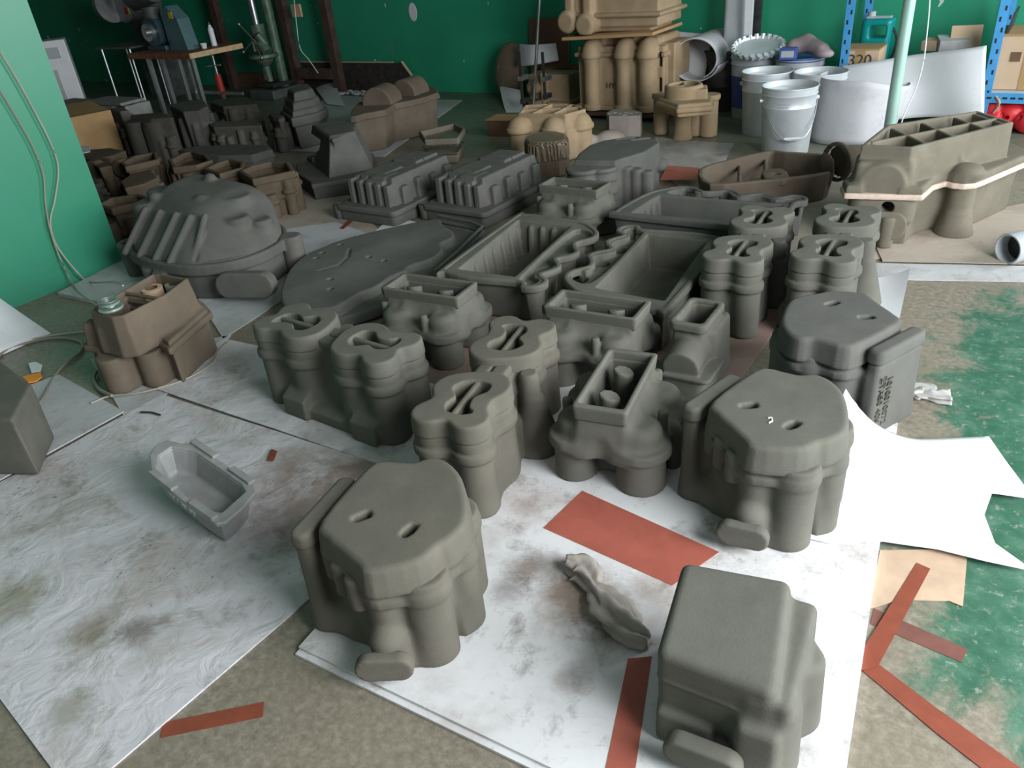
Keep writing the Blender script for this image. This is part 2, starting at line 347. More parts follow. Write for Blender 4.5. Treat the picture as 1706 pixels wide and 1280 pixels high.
# ------------------------------------------------------------------ solid modelling by distance fields (rounded, blended castings)
def smin(a, b2, k):
    if k <= 0: return np.minimum(a, b2)
    h = np.clip(0.5 + 0.5 * (b2 - a) / k, 0, 1); return b2 * (1 - h) + a * h - k * h * (1 - h)
class Vol:
    def __init__(s, lo, hi, h):
        s.h = h; s.lo = np.array(lo, np.float32) - 2.5 * h; n = np.ceil((np.array(hi) + 2.5 * h - s.lo) / h).astype(int) + 1
        ax_ = [s.lo[i] + h * np.arange(n[i], dtype=np.float32) for i in range(3)]
        s.X = ax_[0][:, None, None]; s.Y = ax_[1][None, :, None]; s.Z = ax_[2][None, None, :]
        s.D = np.full(tuple(n), 1.0, np.float32)
    # ---- 2D
    def poly(s, pts):
        X, Y = s.X[:, :, 0], s.Y[:, :, 0]
        X, Y = np.broadcast_arrays(X, Y); d2 = np.full(X.shape, 1e9, np.float32); ins = np.zeros(X.shape, bool)
        n = len(pts)
        for i in range(n):
            (x0, y0), (x1, y1) = pts[i], pts[(i + 1) % n]; ex, ey = x1 - x0, y1 - y0
            t = np.clip(((X - x0) * ex + (Y - y0) * ey) / (ex * ex + ey * ey + 1e-12), 0, 1)
            d2 = np.minimum(d2, (X - x0 - t * ex) ** 2 + (Y - y0 - t * ey) ** 2)
            c = ((y0 > Y) != (y1 > Y))
            if abs(ey) > 1e-9: ins ^= c & (X < x0 + ex * (Y - y0) / ey)
        d = np.sqrt(d2); return np.where(ins, -d, d)[:, :, None].astype(np.float32)
    def rect(s, x0, x1, y0, y1, r=0.0, rot=0.0):
        cx, cy = (x0 + x1) / 2, (y0 + y1) / 2; c, sn = math.cos(R(rot)), math.sin(R(rot))
        dx, dy = s.X - cx, s.Y - cy; a, b2 = dx * c + dy * sn, -dx * sn + dy * c
        qx, qy = np.abs(a) - (x1 - x0) / 2 + r, np.abs(b2) - (y1 - y0) / 2 + r
        return np.minimum(np.maximum(qx, qy), 0) + np.sqrt(np.maximum(qx, 0) ** 2 + np.maximum(qy, 0) ** 2) - r
    def circ(s, x, y, r): return np.sqrt((s.X - x) ** 2 + (s.Y - y) ** 2) - r
    # ---- 3D
    def ext(s, d2, z0, z1, r=0.004, slope=0.0, zref=None):
        """extrude a 2D field; slope > 0 narrows it upward"""
        if slope: d2 = d2 + slope * (s.Z - (z0 if zref is None else zref))
        a = d2 + r; b2 = np.abs(s.Z - (z0 + z1) / 2) - (z1 - z0) / 2 + r
        return np.minimum(np.maximum(a, b2), 0) + np.sqrt(np.maximum(a, 0) ** 2 + np.maximum(b2, 0) ** 2) - r
    def prism(s, pts, z0, z1, r=0.004, slope=0.0, grow=0.0, zref=None): return s.ext(s.poly(pts) - grow, z0, z1, r, slope, zref)
    def box(s, x0, x1, y0, y1, z0, z1, r=0.004, rot=0.0, slope=0.0, corner=0.0): return s.ext(s.rect(x0, x1, y0, y1, max(corner, r), rot), z0, z1, r, slope)
    def cyl(s, x, y, rad, z0, z1, r=0.003, slope=0.0): return s.ext(s.circ(x, y, rad), z0, z1, r, slope)
    def rod(s, a, b2, r1, r2=None):
        """round bar with ball ends"""
        r2 = r1 if r2 is None else r2; a = np.array(a, float); e = np.array(b2, float) - a
        t = np.clip(((s.X - a[0]) * e[0] + (s.Y - a[1]) * e[1] + (s.Z - a[2]) * e[2]) / (e @ e), 0, 1)
        return np.sqrt((s.X - a[0] - t * e[0]) ** 2 + (s.Y - a[1] - t * e[1]) ** 2 + (s.Z - a[2] - t * e[2]) ** 2) - (r1 + (r2 - r1) * t)
    def drum(s, a, b2, rad, r=0.003):
        """flat ended cylinder along any axis"""
        a = np.array(a, float); e = np.array(b2, float) - a; L = np.linalg.norm(e); e = e / L
        t = (s.X - a[0]) * e[0] + (s.Y - a[1]) * e[1] + (s.Z - a[2]) * e[2]
        q = np.sqrt(np.maximum((s.X - a[0]) ** 2 + (s.Y - a[1]) ** 2 + (s.Z - a[2]) ** 2 - t * t, 0))
        A = q - rad + r; B = np.abs(t - L / 2) - L / 2 + r
        return np.minimum(np.maximum(A, B), 0) + np.sqrt(np.maximum(A, 0) ** 2 + np.maximum(B, 0) ** 2) - r
    def ball(s, x, y, z, rx, ry=None, rz=None):
        ry = ry or rx; rz = rz or rx; m = min(rx, ry, rz)
        return (np.sqrt(((s.X - x) / rx) ** 2 + ((s.Y - y) / ry) ** 2 + ((s.Z - z) / rz) ** 2) - 1) * m
    def half(s, p, n):
        """everything on the side the normal points away from"""
        n = np.array(n, float); n /= np.linalg.norm(n); return (s.X - p[0]) * n[0] + (s.Y - p[1]) * n[1] + (s.Z - p[2]) * n[2]
    def plate(s, c, n, up, w, hgt, thick, rad, r=0.004):
        """rounded oblong plate centred at c facing n"""
        n = Vector(n).normalized(); t = Vector(up).cross(n).normalized(); q = n.cross(t)
        dx, dy, dz = s.X - c[0], s.Y - c[1], s.Z - c[2]
        a = np.abs(dx * t.x + dy * t.y + dz * t.z) - w / 2 + rad; b2 = np.abs(dx * q.x + dy * q.y + dz * q.z) - hgt / 2 + rad
        d2 = np.minimum(np.maximum(a, b2), 0) + np.sqrt(np.maximum(a, 0) ** 2 + np.maximum(b2, 0) ** 2) - rad
        e = np.abs(dx * n.x + dy * n.y + dz * n.z) - thick / 2
        A, B = d2 + r, e + r
        return np.minimum(np.maximum(A, B), 0) + np.sqrt(np.maximum(A, 0) ** 2 + np.maximum(B, 0) ** 2) - r
    # ---- combine
    def add(s, d, k=0.0): s.D = smin(s.D, np.broadcast_to(d, s.D.shape), k).astype(np.float32); return s
    def sub(s, d, k=0.0): s.D = -smin(-s.D, np.broadcast_to(d, s.D.shape), k).astype(np.float32); return s
    def keep(s, d, k=0.0): s.D = -smin(-s.D, -np.broadcast_to(d, s.D.shape), k).astype(np.float32); return s
    # ---- surface nets
    def build(s, name, mat, parent=None):
        D = s.D; D = np.where(np.abs(D) < 1e-7, 1e-7, D)
        D[0], D[-1] = np.maximum(D[0], .001), np.maximum(D[-1], .001); D[:, 0] = np.maximum(D[:, 0], .001); D[:, -1] = np.maximum(D[:, -1], .001)
        D[:, :, 0] = np.maximum(D[:, :, 0], .001); D[:, :, -1] = np.maximum(D[:, :, -1], .001)
        I = D < 0; nx, ny, nz = D.shape
        cnt = np.zeros((nx - 1, ny - 1, nz - 1), np.int8)
        cs = [(i, j, k) for i in (0, 1) for j in (0, 1) for k in (0, 1)]
        sl = lambda i, j, k: (slice(i, nx - 1 + i), slice(j, ny - 1 + j), slice(k, nz - 1 + k))
        for c in cs: cnt += I[sl(*c)]
        act = np.argwhere((cnt > 0) & (cnt < 8)); idx = np.full(cnt.shape, -1, np.int64); idx[tuple(act.T)] = np.arange(len(act))
        acc = np.zeros((len(act), 3)); num = np.zeros(len(act))
        val = {c: D[act[:, 0] + c[0], act[:, 1] + c[1], act[:, 2] + c[2]] for c in cs}
        for a in cs:
            for axi in range(3):
                if a[axi]: continue
                b2 = list(a); b2[axi] = 1; va, vb = val[a], val[tuple(b2)]; cr = (va < 0) != (vb < 0)
                t = np.where(cr, va / np.where(cr, va - vb, 1), 0); p = np.tile(np.array(a, float), (len(act), 1)); p[:, axi] += t
                acc[cr] += p[cr]; num[cr] += 1
        V3 = s.lo + s.h * (act + acc / num[:, None]); quads = []
        for axi in range(3):
            o = [0, 0, 0]; o[axi] = 1
            A = I[tuple(slice(0, n - o[i]) for i, n in enumerate(D.shape))]; B = I[tuple(slice(o[i], n) for i, n in enumerate(D.shape))]
            e = np.argwhere(A != B); p, q = [(1, 2), (2, 0), (0, 1)][axi]
            e = e[(e[:, p] > 0) & (e[:, q] > 0) & (e[:, p] < D.shape[p] - 1) & (e[:, q] < D.shape[q] - 1)]
            if not len(e): continue
            dp = np.zeros(3, int); dq = np.zeros(3, int); dp[p] = 1; dq[q] = 1
            g = lambda w: idx[tuple(w.T)]
            Q = np.stack([g(e - dp - dq), g(e - dq), g(e), g(e - dp)], 1)
            flip = ~I[tuple(e.T)]; Q[flip] = Q[flip][:, ::-1]; quads.append(Q)
        Q = np.concatenate(quads); me = bpy.data.meshes.new(name)
        me.vertices.add(len(V3)); me.vertices.foreach_set('co', V3.astype(np.float32).ravel())
        me.loops.add(Q.size); me.loops.foreach_set('vertex_index', Q.astype(np.int32).ravel())
        me.polygons.add(len(Q)); me.polygons.foreach_set('loop_start', np.arange(0, Q.size, 4, dtype=np.int32))
        me.polygons.foreach_set('loop_total', np.full(len(Q), 4, np.int32))
        me.polygons.foreach_set('use_smooth', np.ones(len(Q), bool))
        me.materials.append(MATS[mat]); me.update(calc_edges=True)
        return put(bpy.data.objects.new(name, me), parent)
# ================================================================== the setting
def struct(name, o): o.name = name; return tag(o, kind='structure')
def room_box(name, u0, u1, v0, v1, z0, z1, mat):
    o = BM().box(((u0 + u1) / 2, (v0 + v1) / 2, (z0 + z1) / 2), (u1 - u0, v1 - v0, z1 - z0)).build(name, mat)
    o.rotation_euler = (0, 0, ROOM); return struct(name, o)
room_box('floor', -12.2, 2.15, -3.1, 5.6, -0.12, 0.0, 'floor_paint')
room_box('wall_back', -12.2, 2.15, 5.44, 5.6, 0.0, 3.2, 'wall_green')
room_box('wall_left', -12.2, -12.05, -3.1, 5.44, 0.0, 3.2, 'wall_green')
room_box('wall_partition', -3.58, -3.34, -3.1, 1.72, 0.0, 3.2, 'partition_green')
room_box('ceiling', -12.2, 2.15, -3.1, 5.6, 3.2, 3.3, 'ceiling_grey')
wr = bpy.data.objects.new('wall_right', None); COL.objects.link(wr); struct('wall_right', wr); wr.rotation_euler = (0, 0, ROOM)
BM().box((2.07, 1.17, 0.26), (0.16, 8.54, 0.52)).build('sill_wall', 'wall_white', wr)
BM().box((2.07, 1.17, 2.64), (0.16, 8.54, 1.12)).build('lintel', 'wall_white', wr)
for v0, v1 in ((-3.1, -1.1), (2.6, 3.25), (4.95, 5.44)): BM().box((2.07, (v0 + v1) / 2, 1.30), (0.16, v1 - v0, 1.56)).build('pier', 'wall_white', wr)
wf = bpy.data.objects.new('wall_front', None); COL.objects.link(wf); struct('wall_front', wf); wf.rotation_euler = (0, 0, ROOM)
BM().box((-6.45, -3.02, 1.6), (11.5, 0.16, 3.2)).build('wall_panel', 'wall_white', wf)
BM().box((2.07, -3.02, 1.6), (0.16, 0.16, 3.2)).build('wall_panel', 'wall_white', wf)
BM().box((0.64, -3.02, 3.05), (2.7, 0.16, 0.3)).build('lintel', 'wall_white', wf)

# ------------------------------------------------------------------ sheets on the floor
def sheet(name, quad, z, th, mat, label, cat='sheet', amp=0.0, n=26, lift=None, group=None, seed=0.0):
    """foam or paper sheet: quad of world corners, slight waves, real thickness"""
    q = [Vector((p[0], p[1], 0)) for p in quad]; o0 = sum(q, Vector()) / 4; vs = []; fs = []
    for i in range(n + 1):
        for j in range(n + 1):
            a, b2 = i / n, j / n
            p = q[0] * (1 - a) * (1 - b2) + q[1] * a * (1 - b2) + q[2] * a * b2 + q[3] * (1 - a) * b2 - o0
            zz_ = z
            if amp: zz_ += amp * max(0, mnoise.noise(Vector((p.x * 5 + seed, p.y * 5, 0.3))))
            if lift: zz_ += lift(a, b2)
            vs.append((p.x, p.y, zz_))
    m = len(vs); vs += [(x, y, w + th) for x, y, w in vs]; k = n + 1
    for i in range(n):
        for j in range(n):
            a = i * k + j; fs += [(a, a + 1, a + k + 1, a + k), (m + a, m + a + k, m + a + k + 1, m + a + 1)]
    ring = [j for j in range(k)] + [i * k + n for i in range(1, k)] + [n * k + j for j in range(n - 1, -1, -1)] + [i * k for i in range(n - 1, 0, -1)]
    for i in range(len(ring)):
        a, b2 = ring[i], ring[(i + 1) % len(ring)]; fs.append((a, a + m, b2 + m, b2))
    o = mesh_obj(name, vs, fs, mat, smooth=False); o.location = o0
    me = o.data; me.polygons.foreach_set('use_smooth', [True] * len(me.polygons))
    try: me.set_sharp_from_angle(angle=R(50))
    except Exception: pass
    return tag(o, label, cat, group)
def flat(name, pts, z, th, mat, label, cat, group=None):
    """thin flat piece of any outline (tape, scrap of paper)"""
    P2 = [at(x, y, z) for x, y in pts]; c = sum(P2, Vector()) / len(P2)
    o = BM().prism([(p.x - c.x, p.y - c.y) for p in P2], 0, th).build(name, mat); o.location = (c.x, c.y, z)
    return tag(o, label, cat, group)
sheet('foam_sheet', LEFT_QUAD, 0.0005, 0.004, 'sheet_left',
      'large dirty white wrinkled sheet on the floor under the small silver casting', 'sheet', amp=0.005, n=70, seed=3)
BLc, BRc, e2 = FRONT_BL, FRONT_BR, FRONT_E
sheet('foam_board', [BLc - e2 * 0.012, BRc - e2 * 0.012, BRc + e2 * 1.22, BLc + e2 * 1.22], 0.001, 0.006, 'sheet_front', 'lower white board whose edge peeps out under the front board', 'board', n=4)
sheet('foam_board', [BLc, BRc, BRc + e2 * 1.2, BLc + e2 * 1.2], 0.0075, 0.006, 'sheet_front', 'large white board at the front, smeared with dark dust, with red tape on it', 'board', n=8)
sheet('foam_sheet', [at(372, 568), at(262, 652), at(735, 812), at(800, 660)], 0.0055, 0.003, 'sheet_mid', 'white dusty sheet beside and under the left double clover-topped casting', 'sheet', amp=0.003, n=40, seed=9)
sheet('foam_sheet', [at(-120, 872), at(208, 690), at(100, 628), at(-150, 720)], 0.006, 0.004, 'sheet_grey', 'pale grey sheet under the dark box cut off by the left edge', 'sheet', n=10)
sheet('foam_sheet', [at(150, 600), at(205, 692), at(300, 648), at(385, 560)], 0.001, 0.003, 'sheet_grey', 'small pale sheet under the tan casting with the wire spool', 'sheet', n=8)
sheet('foam_sheet', [at(300, 450), at(372, 566), at(520, 470), at(430, 380)], 0.001, 0.003, 'sheet_grey', 'white sheet under the big domed casting', 'sheet', n=8)
sheet('foam_board', [at(98, 494), at(180, 512), at(330, 440), at(215, 434)], 0.001, 0.016, 'sheet_grey', 'pale grey board lying against the green partition foot', 'board', n=6)
sheet('foam_sheet', [at(440, 300), at(475, 470), at(640, 395), at(580, 325)], 0.0008, 0.003, 'sheet_tan', 'dusty pink-tan sheet right of the domed casting', 'sheet', amp=0.003, n=16)
sheet('foam_sheet', [at(620, 392), at(655, 362), at(705, 376), at(700, 395)], 0.0045, 0.003, 'sheet_white', 'clean white sheet corner peeping behind the flat pan casting', 'sheet', n=6)
sheet('foam_sheet', [at(470, 385), at(485, 452), at(630, 398), at(560, 372)], 0.0045, 0.003, 'sheet_grey', 'off-white sheet left of the long flat pan casting', 'sheet', n=8)
sheet('cardboard_sheet', [at(640, 660), at(940, 430), at(1345, 470), at(1230, 640)], 0.0006, 0.0025, 'sheet_pinkbrown', 'reddish brown sheet under the middle castings', 'sheet', n=8)
sheet('foam_sheet', [at(1405, 440), at(1410, 466), at(1760, 472), at(1740, 446)], 0.001, 0.004, 'sheet_grey', 'pale strip of sheet in front of the big gearbox casting on the right', 'sheet', amp=0.004, n=20)
sheet('foam_sheet', [at(1350, 640), at(1475, 640), at(1513, 466), at(1450, 468)], 0.008, 0.003, 'sheet_white', 'clean white sheet behind the lettered casting', 'sheet', n=6, lift=lambda a, b2: 0.03 * a * a * b2)
sheet('foam_sheet', [at(545, 160), at(455, 250), at(640, 262), at(770, 168)], 0.001, 0.004, 'sheet_grey', 'white sheet under and behind the brown box casting near the back wall', 'sheet', amp=0.004, n=20)
sheet('foam_sheet', [at(525, 148), at(545, 176), at(575, 180), at(555, 140)], 0.012, 0.004, 'sheet_white', 'bright white sheet corner bent up beside the wooden frame foot', 'sheet', n=12, lift=lambda a, b2: 0.12 * (1 - a) ** 2 * b2)
sheet('floor_mat', [at(1115, 300), at(1330, 450), at(1480, 430), at(1420, 320)], 0.0008, 0.003, 'sheet_tan', 'brown dusty mat between the twin castings and the big gearbox', 'mat', n=6)
sheet('floor_mat', [at(1450, 395), at(1470, 438), at(1800, 445), at(1760, 330)], 0.0042, 0.003, 'sheet_tan', 'sandy tan mat under the big gearbox casting', 'mat', n=6)
sheet('film_sheet', [at(1090, 232), at(1095, 288), at(1205, 280), at(1222, 240)], 0.001, 0.002, 'clear_film', 'crumpled clear film with pale newsprint on the floor before the pails', 'film', amp=0.03, n=40, seed=2)
# bright curling sheet on the right, its back corner bent up against the castings
def curl_sheet():
    top = [(1402, 768), (1440, 748), (1490, 741), (1560, 741), (1645, 737), (1675, 780), (1720, 842)]
    low = [(1650, 831), (1637, 868), (1655, 915), (1720, 962), (1640, 945), (1560, 925), (1470, 912), (1380, 915), (1330, 905), (1340, 840), (1385, 800)]
    pts = [at(x, y) for x, y in top + low]; c = sum(pts, Vector()) / len(pts); bm = bmesh.new()
    f = bm.faces.new([bm.verts.new(p - c) for p in pts]); bmesh.ops.triangulate(bm, faces=[f])
    for _ in range(5): bmesh.ops.subdivide_edges(bm, edges=[e for e in bm.edges if e.calc_length() > 0.022], cuts=1, use_grid_fill=False); bmesh.ops.triangulate(bm, faces=bm.faces)
    tip = at(1402, 768) - c; edge_dir = (at(1560, 741) - at(1402, 768)).normalized(); nrm = Vector((-edge_dir.y, edge_dir.x, 0))
    for v_ in bm.verts:
        d = (v_.co - tip); s_ = d.dot(edge_dir); t_ = -d.dot(nrm)
        w = max(0, 1 - max(0, s_ + 0.03) / 0.24) ** 2 * max(0, 1 - max(0, t_) / 0.20) ** 2
        rip = 0.004 * mnoise.noise(Vector((v_.co.x * 7, v_.co.y * 7, 1)))
        v_.co += nrm * (0.035 * w); v_.co.z = 0.0155 + 0.22 * w + abs(rip)
    me = bpy.data.meshes.new('paper_sheet'); bm.to_mesh(me); bm.free(); me.materials.append(MATS['sheet_white'])
    me.polygons.foreach_set('use_smooth', [True] * len(me.polygons)); o = put(bpy.data.objects.new('paper_sheet', me)); o.location = c
    md = o.modifiers.new('thickness', 'SOLIDIFY'); md.thickness = 0.0015; md.offset = 1
    return tag(o, 'bright white curling paper sheet on the right with torn edges', 'paper')
curl_sheet()
# tape and scraps
flat('tape', [(905, 880), (970, 818), (1198, 920), (1120, 976)], 0.0140, 0.0006, 'red_film', 'wide translucent red tape patch on the white board', 'tape')
flat('tape', [(1046, 1098), (1086, 1094), (1056, 1300), (1005, 1300)], 0.0140, 0.0006, 'red_film', 'red tape strip running to the bottom edge beside the front box', 'tape')
flat('tape', [(270, 1205), (440, 1170), (438, 1195), (268, 1230)], 0.0006, 0.0008, 'tape_rust', 'rust red tape strip on bare concrete at the bottom left', 'tape')
flat('tape', [(1527, 938), (1550, 948), (1462, 1112), (1430, 1118), (1424, 1104)], 0.0034, 0.0006, 'tape_rust', 'rust red tape crossing the kraft paper scrap', 'tape')
flat('tape', [(1430, 1112), (1462, 1106), (1560, 1180), (1700, 1280), (1660, 1300), (1560, 1222)], 0.0012, 0.0006, 'tape_rust', 'rust red tape running to the bottom right corner', 'tape')
flat('tape', [(1456, 1014), (1612, 1082), (1602, 1104), (1450, 1040)], 0.0004, 0.0006, 'tape_faded', 'faded brown tape on the worn green floor', 'tape')
flat('tape', [(445, 768), (452, 748), (462, 752), (456, 768)], 0.0105, 0.0006, 'tape_rust', 'tiny rust red tape scrap on the wrinkled sheet', 'tape')
flat('tape', [(566, 380), (585, 364), (590, 367), (572, 382)], 0.009, 0.0006, 'tape_rust', 'short rust tape strip on the sheet behind the pan casting', 'tape')
flat('red_film_scrap', [(1100, 300), (1112, 276), (1165, 280), (1165, 300)], 0.03, 0.001, 'red_film', 'faded red plastic piece by the curved trough casting', 'scrap')
flat('kraft_scrap', [(1466, 918), (1612, 916), (1604, 1012), (1580, 1002), (1560, 1002), (1500, 1000), (1446, 1016)], 0.0012, 0.002, 'kraft_paper', 'beige kraft paper scrap under the curling sheet', 'paper')

def crumple(name, pts, h, mat, label, cat, seed=0, r0=1.0):
    """twisted plastic scrap: a gathered tube with folds"""
    S = spline([(*at(x, y)[:2], h * 0.6) for x, y, _ in pts], 8); n = len(S); W = [p[2] for p in pts]; vs = []; fs = []; seg = 30
    c = sum(S, Vector()) / n
    for i, p in enumerate(S):
        f = i / (n - 1) * (len(W) - 1); k = min(int(f), len(W) - 2); w = W[k] + (W[k + 1] - W[k]) * (f - k)
        t = (S[min(i + 1, n - 1)] - S[max(i - 1, 0)]).normalized(); nn = Vector((-t.y, t.x, 0)).normalized()
        for j in range(seg):
            a = 2 * math.pi * j / seg; rr = 1 + 0.35 * math.sin(a * 5 + i * 0.22 + seed) + 0.30 * mnoise.noise(Vector((math.cos(a) * 3, math.sin(a) * 3, i * 0.35 + seed)))
            q = p - c + nn * (math.cos(a) * w * rr); vs.append((q.x, q.y, max(0.0, h * (0.5 + 0.5 * math.sin(a) * rr))))
    for i in range(n - 1):
        for j in range(seg): fs.append((i * seg + j, i * seg + (j + 1) % seg, (i + 1) * seg + (j + 1) % seg, (i + 1) * seg + j))
    fs += [tuple(range(seg))[::-1], tuple((n - 1) * seg + j for j in range(seg))]
    o = mesh_obj(name, vs, fs, mat, smooth=True); o.location = (c.x, c.y, 0.014); return tag(o, label, cat)
crumple('plastic_scrap', [(945, 958, .012), (975, 968, .030), (990, 1000, .012), (1015, 1030, .032), (1050, 1070, .026), (1080, 1092, .010)], 0.035, 'felt', 'crumpled grey plastic wrap on the white board beside the front box', 'wrap', 1)
crumple('plastic_scrap', [(1515, 662, .02), (1535, 658, .035), (1552, 665, .018), (1582, 668, .03)], 0.02, 'clear_film', 'small twisted clear plastic scrap on the green floor', 'wrap', 4).location.z = 0.001

def leaning_sheet():
    """white paper sheet hanging and curving out from the partition foot at the left edge"""
    vs, fs = [], []; n, k = 16, 22
    for i in range(n + 1):
        for j in range(k + 1):
            a, t = i / n, j / k                      # a along the partition, t up
            u_ = -3.325 + 0.40 * (1 - t) ** 1.7
            vs.append(room(u_, 1.15 - 0.16 * t - a * 1.3, 0.46 * t + 0.004))
    for i in range(n):
        for j in range(k): a = i * (k + 1) + j; fs.append((a, a + 1, a + k + 2, a + k + 1))
    o = mesh_obj('paper_sheet', vs, fs, 'sheet_white', smooth=True); md = o.modifiers.new('thickness', 'SOLIDIFY'); md.thickness = 0.003
    return tag(o, 'white sheet leaning against the green partition at the left edge', 'paper')
leaning_sheet()
# ================================================================== grey pattern castings, front and middle
GZ = 0.0142                                        # top of the front boards
def pad_part(name, root, c, n, w, h, th, mat, vox=0.004):
    e = max(w, h) / 2 + 0.03
    v = Vol([c[0] - e, c[1] - e, max(0.0, c[2] - h)], [c[0] + e, c[1] + e, c[2] + h], vox)
    v.add(v.plate(c, n, (0, 0, 1), w, h, th, h * 0.48, 0.004)); return v.build(name, mat, root)

# ---- A: gearbox half with flat top plate, two slots, side bar and an oval foot pad
PA = [(-.12, -.057), (-.122, .100), (-.103, .130), (-.08, .135), (-.039, .144), (-.017, .167), (.02, .163), (.066, .128), (.11, .06), (.13, .01),
      (.123, -.033), (.112, -.052), (.094, -.099), (.032, -.142), (.002, -.130), (-.044, -.108), (-.088, -.088)]
def make_gearcase(mat, label):
    root = thing('gearcase_casting', (0, 0, GZ), 0, label, 'casting', 'flat-topped gearcase castings with two slots')
    S = smooth_poly(PA, 3)
    v = Vol([-.205, -.20, 0], [.175, .20, .205], .004)
    v.add(v.prism(S, 0, .20, .004, 0.02, -.014)); v.add(v.prism(S, 0, .09, .006, .16, .002), .02)
    for x, y, r in ((.082, -.072, .047), (.020, -.104, .037), (.106, .010, .037), (.066, .086, .048), (-.02, .118, .046), (-.083, .088, .043)):
        v.add(v.cyl(x, y, r, 0, .20, .006, 0.0), .014); v.add(v.cyl(x, y, r + .003, .155, .182, .008), .008)
    v.sub(v.rod((.060, -.150, -.02), (.060, -.148, .14), .014, .010), .01); v.sub(v.rod((-.03, -.150, .02), (-.03, -.145, .13), .022, .018), .02); v.sub(v.rod((.115, -.045, -.02), (.122, -.045, .14), .012, .008), .01)
    v.add(v.box(-.180, -.134, -.098, .088, 0, .200, .006, 0, 0.03, .018), .012)
    v.add(v.box(-.15, -.09, -.06, .08, 0, .17, .006), .02); v.add(v.box(-.17, -.06, -.11, -.03, 0, .055, .02, 0, .3), .03)
    v.add(v.prism(S, .156, .178, .006, 0, .006), .005)                   # seam flange
    for x, y in ((-.108, -.070), (-.066, -.100), (-.022, -.124)): v.add(v.cyl(x, y, .018, .130, .205, .006), .006)
    v.add(v.rod((.028, -.128, .02), (.028, -.134, .075), .034), .012); v.keep(v.half((0, 0, 0), (0, 0, -1)))
    v.build('body', mat, root)
    v = Vol([-.135, -.175, .18], [.155, .195, .25], .004)
    v.add(v.prism(S, .186, .25, .009, 0.12, .011, .188))
    for x, y, r in ((-.055, -.028, 52), (.047, -.036, 75)): v.sub(v.box(x - .018, x + .018, y - .0095, y + .0095, .20, .28, .001, r, 0, .009))
    v.build('top_plate', mat, root)
    v = Vol([-.19, -.11, .19], [-.125, .10, .236], .004); v.add(v.box(-.178, -.134, -.098, .086, .20, .236, .008, 0, 0.05, .018)); v.build('side_bar', mat, root)
    pad_part('foot_pad', root, (.038, -.172, .050), (.36, -.93, 0), .104, .054, .024, mat)
    return root
g = make_gearcase('foam_warm', 'gearcase casting front centre, two slots in its brownish flat top')
g.location = (-.232, 1.09, GZ); g.rotation_euler = (0, 0, R(-25))
g2 = copy_tree(g, (.5385, 1.295, GZ), -50, 'gearcase casting beside the bright curling sheet, two slots and a chip mark in its top', 'flat-topped gearcase castings with two slots')
g3 = copy_tree(g, (.822, 1.684, GZ), 121, 'gearcase casting with numbers lettered on its side, right of the middle', 'flat-topped gearcase castings with two slots')
swap_mat(g2, 'foam_grey'); swap_mat(g3, 'foam_slate')
def text_mesh(name, body, size, depth, mat, parent, M):
    """lettering as raised mesh, M places it in the parent's axes"""
    cu = bpy.data.curves.new(name, 'FONT'); cu.body = body; cu.size = size; cu.extrude = depth; cu.align_x = 'CENTER'; cu.align_y = 'CENTER'
    t = bpy.data.objects.new(name, cu); COL.objects.link(t); dg = bpy.context.evaluated_depsgraph_get(); me = bpy.data.meshes.new_from_object(t.evaluated_get(dg))
    bpy.data.objects.remove(t); me.materials.clear(); me.materials.append(MATS[mat]); o = put(bpy.data.objects.new(name, me), parent); o.matrix_local = M; return o
def face_matrix(c, right, normal):
    r_ = Vector(right).normalized(); n_ = Vector(normal).normalized(); u_ = n_.cross(r_)
    return Matrix(((r_.x, u_.x, n_.x, c[0]), (r_.y, u_.y, n_.y, c[1]), (r_.z, u_.z, n_.z, c[2]), (0, 0, 0, 1)))

# ---- front right plain box with stepped lobes on its right side and an oval foot pad
def inset_pts(pts, k):
    c = np.mean(pts, 0); return [tuple(c + (np.array(p_) - c) * k) for p_ in pts]
def make_box_casting():
    fr = Frame(at(1225, 1050, .19)[:2], -31); root = thing('box_casting', (fr.o.x, fr.o.y, GZ), -31, 'plain block casting at the front right with an oval foot pad and lobed side', 'casting')
    mat = 'foam_grey'; v = Vol([-.13, -.17, 0], [.17, .17, .20], .0035)
    L4 = fr.L([(1093, 1100), (1139, 941), (1318, 974), (1292, 1176)], .19); q4 = v.poly(inset_pts(L4, .82)) - .017; v.add(v.ext(q4, 0, .19, .014, -.02, .19))
    v.add(v.box(.03, .112, -.11, .12, 0, .168, .012, 0, 0.04, .02), .012)
    v.add(v.cyl(.098, .018, .042, 0, .150, .012, 0.05), .02); v.add(v.cyl(.092, -.07, .030, 0, .135, .010, 0.05), .02); v.add(v.box(.03, .10, -.13, -.03, 0, .12, .01, 0, .03, .015), .02)
    v.add(v.ext(q4 - .001, .128, .1335, .002), .003)
    v.sub(v.box(-.13, -.028, -.16, -.112, -.02, .075, .006), .012)
    v.add(v.box(-.09, .0, -.112, -.08, 0, .07, .008), .01)
    v.build('body', mat, root)
    pad_part('foot_pad', root, (-.005, -.142, .048), (0, -1, .05), .118, .050, .030, mat, .0035)
make_box_casting()

